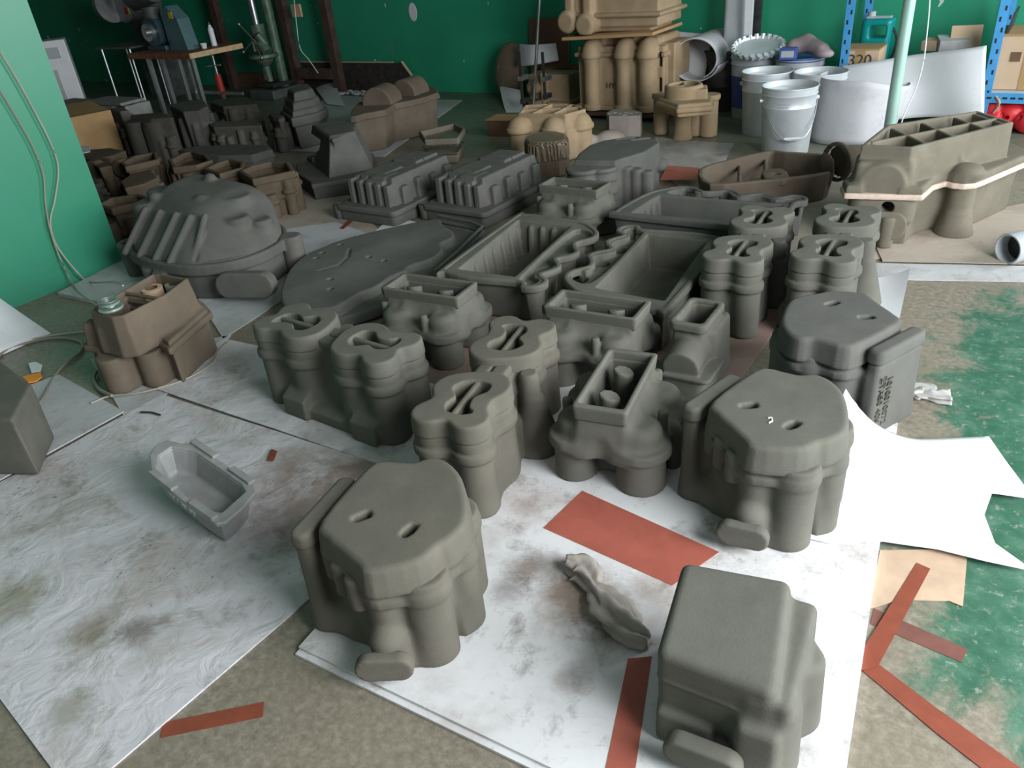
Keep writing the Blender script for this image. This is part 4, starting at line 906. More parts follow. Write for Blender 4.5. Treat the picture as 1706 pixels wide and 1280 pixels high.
# ---- grey block behind the frame castings
def k_extra(v, fr, S, h):
    z = zz(740, 220, .252)
    for q, r in (((915, 205), .07), ((1045, 195), .06)):
        x, y = fr.loc(*z([q])[0], h); v.add(v.cyl(x, y, r, 0, h - .04, .01), .01)
        for zb in (.09, .15, .19): v.add(v.cyl(x, y, r + .007, zb, zb + .02, .005), .004)
    x, y = fr.loc(*z([(1410, 220)])[0], h * .55); v.add(v.ball(x, y, h * .55, .05, .05, .035), .01)
    for k in range(4): x, y = fr.loc(*z([(1130 + 70 * k, 170)])[0], h); v.add(v.cyl(x, y, .03, 0, h - .01 * k - .03, .006), .008)
    for q in ((1210, 45), (1310, 50)): x, y = fr.loc(*z([q])[0], h); v.sub(v.box(x - .05, x + .05, y - .012, y + .012, h - .03, h + .1, .003, 40), .003)
block('lobed_block_casting', zz(740, 220, .252)([(890, 140), (960, 85), (1050, 55), (1240, 25), (1405, 35), (1425, 70), (1330, 130), (1130, 190), (1000, 190), (860, 185)]), .235, 'foam_slate', 'grey lobed block casting behind the frame-topped castings, before the beige stack', .0055, 0.0, extra=k_extra, z0=.003)

# ---- brown box with two half drums
def make_drum_box():
    z = zz(380, 0, .252); H = .235; fr = Frame(at(*z([(1080, 760)])[0], H)[:2], 18); mat = 'foam_tan'
    root = thing('drum_box_casting', (fr.o.x, fr.o.y, .006), 18, 'brown box casting with two half-drums on top and a round hole', 'casting')
    rim = fr.L(z([(815, 785), (900, 765), (1040, 740), (1100, 700), (1200, 680), (1390, 625), (1330, 580), (1220, 600), (1080, 640), (870, 690)]), H); S = smooth_poly(rim, 2); b0 = bounds(S, .03)
    v = Vol([b0[0], b0[1], 0], [b0[2], b0[3], H], .006); v.add(v.prism(S, 0, H, .006, -.10, -.01, H))
    x, y = fr.loc(*z([(945, 825)])[0], H - .05); n = fr.loc(*z([(945, 1100)])[0], H - .05); d = np.array(n) - np.array((x, y)); d /= np.linalg.norm(d)
    v.sub(v.drum((x - d[0] * .05, y - d[1] * .05, H - .06), (x + d[0] * .1, y + d[1] * .1, H - .06), .028)); v.build('box_body', mat, root)
    v = Vol([b0[0], b0[1], H - .04], [b0[2], b0[3], H + .02], .005); d2 = v.poly(S); v.add(v.ext(d2 - .010, H - .03, H - .012, .004)); v.add(v.ext(d2 - .004, H - .01, H + .008, .004)); v.build('rim', mat, root)
    for a, b2, r in (((960, 700), (1080, 640), .105), ((1150, 630), (1260, 590), .10)):
        pa, pb = fr.loc(*z([a])[0], H + .02), fr.loc(*z([b2])[0], H + .02); v = Vol([min(pa[0], pb[0]) - .16, min(pa[1], pb[1]) - .16, H], [max(pa[0], pb[0]) + .16, max(pa[1], pb[1]) + .16, H + .125], .006)
        c = (np.array(pa) + np.array(pb)) / 2; dd = np.array(pb) - np.array(pa); dd /= np.linalg.norm(dd); v.add(v.drum((*(c - dd * .09), H + .01), (*(c + dd * .09), H + .01), r, .008)); v.keep(v.half((0, 0, H), (0, 0, -1))); v.build('half_drum', mat, root)
make_drum_box()

block('open_box_casting', zz(460, 200, .252)([(945, 75), (1180, 20), (1245, 55), (1200, 120), (985, 130)]), .15, 'foam_olive', 'thin-walled olive open box just behind the ribbed castings', .005, -.12, pocket=.10, bands=((.06, .012, .003),), z0=.003, margin=.05)

# ---- tan casting with wire spool
def make_tan():
    z = zz(0, 420, .252); H = .265; fr, L = frame_at(z([(600, 400), (640, 360), (1010, 150), (1070, 150), (1245, 180), (1100, 290), (820, 430), (740, 440)]), H, -36); mat = 'foam_tan'
    root = thing('cell_top_casting', (fr.o.x, fr.o.y, .005), -36, 'tan casting with two open cells on top at the left, beside the cables', 'casting')
    low = fr.L(z([(560, 620), (720, 640), (800, 660), (1000, 560), (1120, 640), (1390, 400), (1330, 330), (1000, 240), (640, 460)]), .145); b0 = bounds(L + low, .06)
    base = fr.L(z([(560, 800), (770, 930), (990, 905), (1290, 730), (1445, 640), (1300, 500), (900, 480)]), 0)
    v = Vol([b0[0], b0[1] - .03, 0], [b0[2] + .03, b0[3], .15], .005); v.add(v.prism(low, 0, .145, .008, 0, -.012)); v.add(v.prism(low, .118, .142, .006, 0, .006), .005)
    for q, r in (((770, 760), .05), ((1010, 720), .045), ((1280, 560), .05)): x, y = fr.loc(*z([q])[0], .08); v.add(v.cyl(x, y, r, 0, .12, .006), .012)
    v.build('lower_half', mat, root)
    v = Vol([b0[0], b0[1], .13], [b0[2], b0[3], H], .005); v.add(v.prism(L, .13, H, .006, .10, .0, H)); v.add(v.prism(low, .13, .155, .006, 0, -.006), .02)
    for q in ((620, 490), (720, 520)): x, y = fr.loc(*z([q])[0], .2); v.add(v.box(x - .03, x + .03, y - .03, y + .03, .13, .215, .01, 30, .1), .012)
    v.sub(v.prism(L, .15, H + .1, .003, 0, -.010), .002); a, b2 = fr.loc(*z([(815, 262)])[0], H), fr.loc(*z([(1040, 300)])[0], H); v.add(v.rod((*a, H - .01), (*b2, H - .01), .007)); v.add(v.rod((*a, H - .06), (*b2, H - .06), .007)); v.add(v.rod((*a, H - .035), (*b2, H - .035), .008)); v.build('upper_half', mat, root)
    # wire spool resting on the front cell
    c = at(*z([(735, 372)])[0], H + .01); sp = thing('wire_spool', (c.x, c.y, H + .007), 0, 'small greenish wire spool lying on the tan casting', 'spool')
    BM().lathe([(.008, 0), (.034, 0), (.036, .004), (.034, .008), (.014, .009), (.012, .016), (.030, .018), (.030, .024), (.008, .024), (.008, 0)], seg=28).build('flange', 'spool_green', sp, True)
    m_ = BM()
    for k in range(3): m_.tube([(math.cos(t_ * .3) * (.020 + .004 * k), math.sin(t_ * .3) * (.020 + .004 * k), .026 + .002 * k) for t_ in range(22)], .0016, 5)
    m_.build('wire_turns', 'steel', sp, True)
    c = at(*z([(1060, 225)])[0], H - .02)
    for k, (x, y, lab) in enumerate(((-.03, .0, 'tan tape roll lying in the back cell of the tan casting'), (.042, .018, 'grey tape roll lying behind the tan one in the back cell'))):
        rr = thing('tape_roll', (c.x + x, c.y + y, .157), 0, lab, 'tape roll'); hh = H - .045 - .157 + .022
        BM().lathe([(.02, 0), (.034, 0), (.034, hh), (.02, hh), (.02, 0)], seg=24).build('tape_ring', ('cardboard_pale', 'felt')[k], rr, True); BM().lathe([(.0185, .0), (.0198, .0), (.0198, hh + .001), (.0185, hh + .001), (.0185, 0)], seg=24).build('core_tube', 'cardboard_dark', rr, True)
make_tan()

# ---- dark box cut off by the left edge
def make_left_box():
    root, fr, S = block('corner_box_casting', [(-60, 560), (0, 600), (52, 640), (20, 700), (-120, 700)], .19, 'foam_grey', 'dark grey box casting cut off by the left edge of the picture', .005, -.02, z0=.011, ang=-36,
        extra=lambda v, fr_, S_, h: v.add(v.plate((*np.array(fr_.loc(20, 740, .06)), .045), (.8, -.7, 0), (0, 0, 1), .12, .05, .02, .024), .006))
make_left_box()

# ---- small silver casting with chalk writing
def make_silver():
    z = zz(0, 640, .2931); H = .080; pts = z([(850, 480), (880, 430), (950, 390), (1040, 400), (1090, 385), (1240, 470), (1420, 580), (1430, 620), (1350, 720), (1260, 800), (1210, 815), (1060, 730), (860, 590)])
    fr, L = frame_at(pts, H, -36); root = thing('silver_casting', (fr.o.x, fr.o.y, .007), -36, 'small silver-grey metal casting with chalk writing, alone on the wrinkled sheet', 'casting'); b0 = bounds(L, .02)
    inner = fr.L(z([(900, 480), (970, 425), (1060, 430), (1110, 440), (1350, 580), (1375, 620), (1240, 750), (1190, 745), (1070, 700), (970, 610), (890, 560)]), H)
    v = Vol([b0[0], b0[1], 0], [b0[2], b0[3], H], .0025); v.add(v.prism(L, 0, H - .004, .006, -.18, -.010, H)); v.sub(v.prism(inner, .012, .3, .010, -.20, .0, H), .004); v.build('pan', 'aluminium', root)
    v = Vol([b0[0], b0[1], H - .02], [b0[2], b0[3], H + .01], .0025); d = v.poly(L); di = v.poly(inner); v.add(v.ext(np.maximum(d, -di), H - .012, H, .002)); v.build('flange', 'aluminium', root)
    for a, b2 in (((865, 575), (985, 655)), ((1075, 715), (1205, 790)), ((1090, 385), (1215, 455)), ((1300, 510), (1410, 575))):
        pa, pb = fr.loc(*z([a])[0], H), fr.loc(*z([b2])[0], H); c = (np.array(pa) + np.array(pb)) / 2; L_ = math.dist(pa, pb); an = math.atan2(pb[1] - pa[1], pb[0] - pa[0])
        BM().box((c[0], c[1], H + .003), (L_, .018, .009), Matrix.Rotation(an, 3, 'Z'), .002).build('clamp_bar', 'aluminium', root)
    return root, fr, z, H
silver_root, silver_fr, silver_z, silver_H = make_silver()
def strokes(name, root, P0, right, up, n, lines, width, mat):
    """chalk strokes laid on the faces of the thing"""
    from mathutils.bvhtree import BVHTree
    m_ = BM(); P0, right, up, n = map(Vector, (P0, right, up, n)); trees = [BVHTree.FromPolygons([q.co.copy() for q in o.data.vertices], [tuple(f.vertices) for f in o.data.polygons]) for o in bpy.data.objects if o.parent == root and o.name.startswith('pan')]
    def lay(a):
        q = P0 + right * a[0] + up * a[1]
        for t_ in trees:
            h = t_.ray_cast(q + n * .15, -n)
            if h[0]: return h[0] + n * .0006
        return q
    for ln_ in lines:
        for i in range(len(ln_) - 1): m_.cyl(lay(ln_[i]), lay(ln_[i + 1]), width, seg=5)
    return m_.build(name, mat, root)
_a, _b = silver_fr.loc(*silver_z([(860, 590)])[0], silver_H), silver_fr.loc(*silver_z([(1210, 815)])[0], silver_H)
_r = Vector((_b[0] - _a[0], _b[1] - _a[1], 0)).normalized(); _n = Vector((_r.y, -_r.x, -.12)).normalized(); _u = _n.cross(_r) * -1
if _u.z < 0: _u = -_u
_s = .0175
def glyph(ox, polys): return [[((ox + x) * _s, y * _s) for x, y in pl] for pl in polys]
chalk = glyph(.0, [[(.1, 1.3), (.1, .2)]]) + glyph(.5, [[(.4, 1.3), (.1, 1.0), (.1, .5), (.4, .2), (.8, .5), (.8, 1.0), (.4, 1.3)]]) + glyph(1.6, [[(0, 1.2), (.8, 1.2), (.4, .2)]])
chalk += glyph(3.0, [[(0, 1.0), (1.2, 1.0)], [(-.1, .65), (1.3, .65)], [(.6, 1.5), (.6, -.1)], [(.6, .65), (.0, .1)], [(.6, .65), (1.2, .1)]])
chalk += glyph(4.8, [[(.2, 1.3), (.0, .9)], [(.0, .9), (.6, .9)], [(.3, 1.2), (.3, .0)], [(0, .5), (.6, .5)], [(.8, 1.2), (1.5, 1.2)], [(.9, .9), (1.4, .9)], [(1.1, 1.4), (1.0, .5)], [(.7, .6), (1.6, .6)], [(1.2, .6), (1.2, -.1), (1.0, .0)]])
_e0, _e1 = silver_fr.loc(*silver_z([(860, 590)])[0], silver_H), silver_fr.loc(*silver_z([(1210, 815)])[0], silver_H)
_m = Vector((_e0[0], _e0[1], 0)) + _r * .035
strokes('chalk_writing', silver_root, (_m.x, _m.y, .026), _r, Vector((0, 0, 1)), Vector((_r.y, -_r.x, 0)), chalk, .0015, 'chalk')
silver_root.rotation_mode = 'QUATERNION'; silver_root.rotation_quaternion = (Matrix.Rotation(R(8), 3, 'Y') @ Matrix.Rotation(R(-36), 3, 'Z')).to_quaternion()
silver_root.location.z = .022

# ---- brown castings packed along the partition
BG = 'brown castings packed behind the domed housing'
zb = zz(80, 220, .252)
def boss(fr, q, z, r, tilt=(0, -1)):
    x, y = fr.loc(*zb([q])[0], z); return x, y
def brown(pts, z, label, drums=(), pocket=.06, slope=-.10, mat='foam_brown', bands=((.10, .018, .006),), z0=.0):
    def ex(v, fr, S, h):
        for q, zq, r in drums:
            x, y = fr.loc(*zb([q])[0], zq); v.add(v.drum((x, y + .02, zq), (x + .012, y - .03, zq), r, .008), .012)
    return block('brown_casting', zb(pts), z, mat, label, .0055, slope, extra=ex, pocket=pocket, bands=bands, group=BG, z0=z0, margin=.08, wall=.018, detail=len(label), squash=(.88, .80))
brown([(1235, 258), (1330, 212), (1490, 176), (1610, 186), (1650, 260), (1520, 290), (1330, 330)], .215, 'brown open casting with a round boss, rightmost behind the domed housing', (((1430, 345), .16, .05), ((1560, 400), .10, .05)))
brown([(1010, 245), (1110, 195), (1210, 163), (1310, 190), (1300, 240), (1120, 290)], .215, 'brown open casting just left of the rightmost one behind the dome', (((1120, 310), .15, .04),))
brown([(775, 185), (880, 130), (965, 108), (1060, 140), (1100, 190), (980, 230), (800, 250)], .22, 'brown casting with a pointed rim directly behind the dome top', (((860, 270), .15, .05),), pocket=.05)
brown([(460, 205), (560, 150), (735, 116), (745, 180), (600, 215), (490, 240)], .23, 'brown casting with a round end second from the partition at the back', (((490, 235), .19, .05),), pocket=.05)
brown([(250, 190), (345, 150), (415, 168), (425, 230), (325, 250)], .21, 'brown casting half hidden by the partition with a curved cheek', (((320, 240), .18, .055),), pocket=0)
brown([(455, 330), (560, 262), (700, 228), (745, 300), (640, 350), (480, 390)], .235, 'squat brown casting in front of the round-ended one by the partition', (((600, 360), .15, .05),), pocket=.0)
brown([(292, 487), (400, 425), (620, 398), (690, 425), (600, 470), (400, 520)], .23, 'tall brown casting standing between the partition and the dome', (((420, 580), .15, .07),), pocket=.04, slope=-.16)
brown([(190, 300), (230, 275), (330, 300), (340, 350), (260, 370)], .18, 'dark brown casting next to the partition edge, behind the tall one', (), pocket=0, mat='foam_dark')
brown([(130, 160), (250, 110), (430, 95), (540, 120), (420, 165), (260, 190)], .20, 'dusty brown casting against the partition below the carton', (), pocket=0, mat='foam_brown')

# ---- dark castings in the back left
DG = 'dark castings in the back left corner'
zd = zz(60, 130, .2462)
def dark(pts, z, label, mat='foam_dark', slope=-.05, bands=((.10, .02, .006), (.2, .02, .006)), ext_=None, pocket=0, z0=0.0, sq=(.9, .55)): return block('dark_casting', zd(pts), z, mat, label, .0075, slope, extra=ext_, bands=bands, group=DG, pocket=pocket, z0=z0, margin=.09, detail=len(label) if z > .12 else None, squash=sq)
def rib_ex(q1, q2, zt):
    def f(v, fr, S, h):
        for q, r in (q1, q2): x, y = fr.loc(*zd([q])[0], zt); v.add(v.cyl(x, y, r, 0, zt, .01), .012)
    return f
dark([(625, 265), (660, 230), (850, 215), (905, 240), (900, 290), (740, 300)], .30, 'dark split block casting left of the bench legs, two rounded halves', ext_=rib_ex(((690, 285), .09), ((820, 280), .10), .28))
dark([(905, 170), (1050, 120), (1180, 110), (1160, 200), (1060, 260), (930, 270)], .27, 'greenish grey plain block casting under the bench', 'foam_slate', bands=())
dark([(1170, 150), (1250, 115), (1460, 105), (1500, 160), (1480, 205), (1220, 220)], .25, 'dark ribbed casting by the drill press column, right of the plain block', ext_=rib_ex(((1270, 190), .07), ((1420, 180), .08), .32))
dark([(1160, 300), (1270, 262), (1370, 285), (1480, 255), (1530, 320), (1520, 350), (1300, 350), (1170, 345)], .17, 'dark casting with a wavy top edge, nearest of the back left ones', 'foam_grey', bands=((.04, .02, .01),))
dark([(975, 463), (1100, 430), (1400, 420), (1590, 450), (1600, 500), (1430, 560), (1200, 555), (1050, 520)], .10, 'low round greenish plate casting in front of the dark back left castings', 'foam_slate', .0, ((.06, .02, .008),), sq=(.95, .6))
dark([(1540, 210), (1660, 180), (1720, 240), (1700, 300), (1620, 330), (1560, 290)], .22, 'small dark casting between the wavy-topped one and the stepped one', sq=(.5, .3))
dark([(470, 200), (560, 170), (640, 190), (640, 240), (520, 260)], .30, 'grey casting in the gap between the carton and the dark split block', 'foam_grey', bands=(), sq=(.6, .35))
def make_stepped():
    z = zz(380, 0, .252); fr, L = frame_at(z([(345, 750), (460, 700), (600, 670), (660, 730), (600, 760), (420, 800)]), .20, -36)
    root = thing('stepped_casting', (fr.o.x, fr.o.y, .005), -36, 'stepped dark casting of stacked layers, behind the wedge casting', 'casting'); b0 = bounds(L, .05); v = Vol([b0[0], b0[1], 0], [b0[2], b0[3], .33], .007)
    v.add(v.prism(L, 0, .20, .008, -.10, -.01, .2)); v.add(v.prism(L, .15, .21, .008), .006)
    v.build('lower_block', 'foam_slate', root); v = Vol([b0[0], b0[1], .19], [b0[2], b0[3], .36], .007)
    for k, (s_, za, zb_) in enumerate(((.90, .20, .245), (.78, .24, .29), (.62, .28, .345))): v.add(v.prism(inset(L, s_), za, zb_, .012, .25), .006)
    v.build('stepped_top', 'foam_slate', root)
make_stepped()
# ================================================================== beige stack, pails, shelf along the back wall
def av(px, py, v_):
    """room u and height z seen at px, py on the upright plane at room depth v_"""
    d = _w(np.array([px - CX, py - CY, F_PX])); t = v_ / d.dot(V); return d.dot(U) * t, CAM_H + d.z * t
def rthing(name, u, v_, z, label, cat, group=None, rot=0.0):
    o = thing(name, room(u, v_, z), -36 + rot, label, cat, group); return o
zp = zz(780, 0, .252)
BEI = 'beige castings stacked by the back wall'

# ---- gearbox with six cells and three domed columns
def make_six_cell():
    H = .25; top = zp([(330, 752), (375, 695), (540, 686), (700, 690), (778, 722), (640, 758)]); fr, L = frame_at(top, H, -20); mat = 'foam_beige'
    root = thing('six_cell_casting', (fr.o.x, fr.o.y, .002), -20, 'beige gearbox casting with six open cells on top and three domed columns', 'casting', BEI)
    cols = [fr.loc(*zp([q])[0], .17) for q in ((345, 850), (575, 850), (735, 825))]
    b0 = bounds(L + cols, .11); v = Vol([b0[0], b0[1], 0], [b0[2], b0[3], H - .02], .006); v.add(v.prism(inset(L, 1.12), 0, .17, .01)); v.add(v.prism(L, .1, H - .02, .008, .15, 0, H - .02), .02)
    for x, y in cols:
        v.add(v.cyl(x, y, .068, 0, .17, .006), .012); v.add(v.cyl(x, y, .082, .150, .176, .006), .006); v.add(v.ball(x, y, .17, .072, .072, .068), .01)
    v.sub(v.prism(inset(L, .93), .17, H + .1, .002)); v.build('body', mat, root)
    v = Vol([b0[0], b0[1], H - .09], [b0[2], b0[3], H], .005); d = v.poly(L); v.add(v.ext(np.maximum(d, -(d + .014)), H - .05, H, .003))
    xs = [p_[0] for p_ in L]; ys = [p_[1] for p_ in L]; mx, my = (min(xs) + max(xs)) / 2, (min(ys) + max(ys)) / 2
    an = math.degrees(math.atan2(L[4][1] - L[0][1], L[4][0] - L[0][0])); bar = lambda cx, cy, L_, a: v.box(cx - L_, cx + L_, cy - .007, cy + .007, H - .08, H - .001, .002, a)
    c = np.mean(L, 0); v.add(bar(c[0], c[1], .35, an * .6)); dx = (max(xs) - min(xs)) / 6
    for k in (-1, 1): v.add(bar(c[0] + k * dx, c[1] + .0, .3, 78))
    v.keep(v.ext(d, 0, 1, .001)); v.build('cell_grid', mat, root)
make_six_cell()

# ---- main standing gearbox with three columns, on a low crate
VM = 4.72
def make_main():
    (u0, z0), (u1, _), (_, zt) = av(957, 176, VM), av(1098, 150, VM), av(1020, 62, VM); mat = 'foam_beige'; zc = max(.05, av(1000, 190, VM)[1])
    cr = rthing('low_crate', (u0 + u1) / 2, VM + .26, 0, 'dark low crate under the tall beige gearbox', 'crate'); W_ = (u1 - u0)
    BM().box((0, 0, zc - .012), (W_ + .06, .52, .02)).build('deck', 'wood_dark', cr)
    for x in (-W_ / 2, 0, W_ / 2): BM().box((x, 0, (zc - .022) / 2), (.05, .5, zc - .022)).build('bearer', 'wood_dark', cr)
    root = rthing('tall_gearbox_casting', (u0 + u1) / 2, VM + .22, zc + .006, 'tall beige gearbox casting with domed columns and HY lettering', 'casting', BEI); H = zt - zc; hw = W_ / 2
    cx = [av(px, 130, VM)[0] - (u0 + u1) / 2 for px in (980, 1034, 1072)]; zf = av(1000, 96, VM)[1] - zc
    v = Vol([-hw - .08, -.30, 0], [hw + .08, .26, H], .006); v.add(v.box(-hw, hw, -.15, .22, 0, zf + .05, .012)); v.add(v.box(-hw + .02, hw - .02, -.10, .2, 0, H - .02, .02, 0, .04), .02)
    for x in cx:
        v.add(v.cyl(x, -.16, .056, 0, zf, .005), .014); v.add(v.cyl(x, -.16, .072, zf - .014, zf + .016, .006), .006); v.add(v.ball(x, -.16, zf + .01, .066, .066, .09), .012)
        v.add(v.cyl(x, -.16, .070, 0, .035, .006), .008); v.add(v.box(x - .05, x + .05, -.16, .0, zf, zf + .09, .02), .03)
    v.add(v.box(-hw - .015, hw + .015, -.17, .235, zf - .012, zf + .014, .005), .006); v.add(v.box(-hw - .015, hw + .015, -.19, .235, 0, .03, .005), .006)
    v.add(v.box(hw - .06, hw + .05, -.10, .15, .02, zf + .06, .006), .008)
    for zq in (.12, .27): v.sub(v.box(hw - .035, hw - .015, -.30, -.08, zq, zq + .085, .003), .003)
    v.build('body', mat, root)
    w = av(985, 130, VM)[0]; text_mesh('lettering', 'HY', .05, .002, 'ink', root, face_matrix(((cx[0] + cx[1]) / 2 + .01, -.1525, av(1000, 148, VM)[1] - zc), (1, 0, 0), (0, -1, 0)))
    return zc + H
ZTOP = make_main()
def make_upper():
    Vu = 4.66; (u0, zb_), (u1, zr) = av(930, 62, Vu), av(1086, 30, Vu); mat = 'foam_beige'; um = (u0 + u1) / 2; hw = (u1 - u0) / 2; z0 = ZTOP + .022
    b = BM().box((0, 0, 0), (hw * 2 - .02, .46, .018)); o = b.build('cardboard_sheet', 'cardboard', None); o.location = room(um + .01, Vu + .24, ZTOP + .010); o.rotation_euler = (0, R(-2.0), ROOM); tag(o, 'flat cardboard between the tall beige gearbox and the one on top', 'cardboard')
    root = rthing('upper_gearbox_casting', um, Vu + .24, z0, 'beige gearbox casting on top of the stack, cut off by the picture top', 'casting', BEI)
    v = Vol([-hw - .06, -.34, 0], [hw + .06, .26, .36], .006); v.add(v.box(-hw + .03, hw, -.14, .22, .03, .36, .012)); v.add(v.box(-hw + .01, hw + .02, -.17, .23, .085, .115, .006), .006); v.add(v.box(-hw, hw - .05, -.12, .2, 0, .09, .02), .02)
    for x, zz_ in ((-hw + .055, .075), (-hw + .185, .055)):
        v.add(v.drum((x, -.24, zz_), (x, -.05, zz_), .062, .016), .012); v.add(v.drum((x, -.225, zz_), (x, -.205, zz_), .069, .006)); v.add(v.box(x - .035, x + .035, -.19, -.05, zz_, .36, .02), .02)
    v.keep(v.half((0, 0, 0), (0, 0, -1))); v.build('body', mat, root)
    v = Vol([-hw - .06, -.2, .08], [hw + .06, .28, .14], .006); v.add(v.box(-hw + .14, hw + .03, -.18, .24, .090, .112, .005)); v.build('seam_flange', mat, root)
make_upper()

# ---- beige casting with a three-sector ring on top
def make_ring():
    H = .25; pts = zp([(1240, 650), (1330, 615), (1560, 600), (1630, 640), (1620, 680), (1380, 700)]); fr, L = frame_at(pts, H, -14); mat = 'foam_beige'
    root = thing('ring_top_casting', (fr.o.x, fr.o.y, .002), -14, 'beige casting on columns with a ring of sectors on top, left of the pails', 'casting', BEI); b0 = bounds(L, .06); v = Vol([b0[0], b0[1], 0], [b0[2], b0[3], H], .0055)
    v.add(v.prism(inset(L, .92), .18, H, .01)); v.add(v.prism(L, .205, .232, .006), .005)
    for q, r in (((1275, 885), .047), ((1415, 920), .048), ((1585, 900), .052), ((1500, 895), .046), ((1330, 850), .046), ((1480, 800), .055)):
        x, y = fr.loc(*zp([q])[0], 0); v.add(v.cyl(x, y, r, 0, .22, .006), .01); v.add(v.cyl(x, y, r + .010, .205, .235, .006), .006)
    x, y = fr.loc(*zp([(1415, 920)])[0], 0); v.add(v.cyl(x, y, .060, 0, .07, .005, .25), .01); v.build('body', mat, root)
    v = Vol([b0[0], b0[1], H - .02], [b0[2], b0[3], .325], .005); c = fr.loc(*zp([(1425, 555)])[0], .32); v.add(v.cyl(c[0], c[1], .105, H - .02, .318, .008)); v.add(v.box(c[0] - .02, c[0] + .13, c[1] - .09, c[1] + .05, H - .02, .300, .008), .008)
    v.sub(v.cyl(c[0], c[1], .082, .285, .4, .003), .002)
    for a in (90, 210, 330): v.add(v.box(c[0] - .043, c[0] + .043, c[1] - .008, c[1] + .008, .25, .316, .002, a) if False else v.rod((c[0], c[1], .30), (c[0] + .09 * math.cos(R(a)), c[1] + .09 * math.sin(R(a)), .30), .013), .004)
    v.build('sector_ring', mat, root)
make_ring()

# ---- film-wrapped brown piece with two round sockets
def make_socket():
    H = .185; fr, L = frame_at(zp([(385, 905), (520, 870), (640, 885), (645, 930), (520, 950), (400, 950)]), H, -20); root = thing('socket_casting', (fr.o.x, fr.o.y, .002), -20, 'small brown casting wrapped in film with two round sockets, before the six-cell one', 'casting'); b0 = bounds(L, .06)
    v = Vol([b0[0], b0[1], 0], [b0[2], b0[3], H], .005); v.add(v.prism(smooth_poly(L, 2), 0, H, .02, .02, .0, H)); pts_ = []
    for q in ((430, 985), (530, 985)):
        x, y = fr.loc(*zp([q])[0], .12); v.add(v.drum((x, y + .05, .12), (x, y - .012, .12), .040, .008), .01); v.sub(v.drum((x, y + .0, .12), (x, y - .06, .12), .026, .004)); pts_.append((x, y))
    v.build('body', 'foam_brown', root)
    v = Vol([b0[0], b0[1], .004], [b0[2], b0[3], H + .01], .006); d = v.prism(smooth_poly(L, 2), 0, H + .004, .02, .02, .006, H); v.add(np.maximum(d, -(d + .004))); v.sub(v.half((0, 0, .09), (0, 0, 1))) ; v.build('film_wrap', 'film_brown', root)
make_socket()

# ---- pale pink piece with slots
def make_pink():
    H = .13; fr, L = frame_at(zp([(912, 745), (960, 722), (1080, 722), (1150, 742), (1140, 765), (1060, 770), (930, 770)]), H, -20); root = thing('slotted_core', (fr.o.x, fr.o.y, .002), -20, 'small pale pink core with slots on top, between the beige castings', 'core'); b0 = bounds(L, .04); v = Vol([b0[0], b0[1], 0], [b0[2], b0[3], H], .004)
    v.add(v.prism(L, 0, H, .006)); xs = np.linspace(b0[0] + .07, b0[2] - .07, 6); c = np.mean(L, 0)
    for i, x in enumerate(xs): v.sub(v.box(x - .012, x + .012, c[1] - .03 + .02 * (i % 2), c[1] - .015 + .03 * (i % 2), H - .03, H + .1, .002, 30 * (i % 3)), .002)
    v.sub(v.rod((c[0] + .02, c[1] - .07, 0), (c[0] + .02, c[1] - .06, .2), .018), .006); v.build('body', 'foam_pink', root)
    o = at(*zp([(930, 915)])[0], .0); r_ = thing('broken_core', (o.x - .15, o.y - .12, .002), 0, 'pale broken core lump lying under the slotted pink one', 'core'); v = Vol([-.10, -.08, 0], [.24, .10, .08], .006); v.add(v.ball(-.02, 0, .03, .075, .05, .045)); v.add(v.ball(.14, .0, .025, .09, .06, .05), .02); v.add(v.box(-.04, .17, -.02, .04, 0, .03, .005), .02); v.keep(v.half((0, 0, 0), (0, 0, -1))); v.build('lump', 'foam_pink', r_)
make_pink()

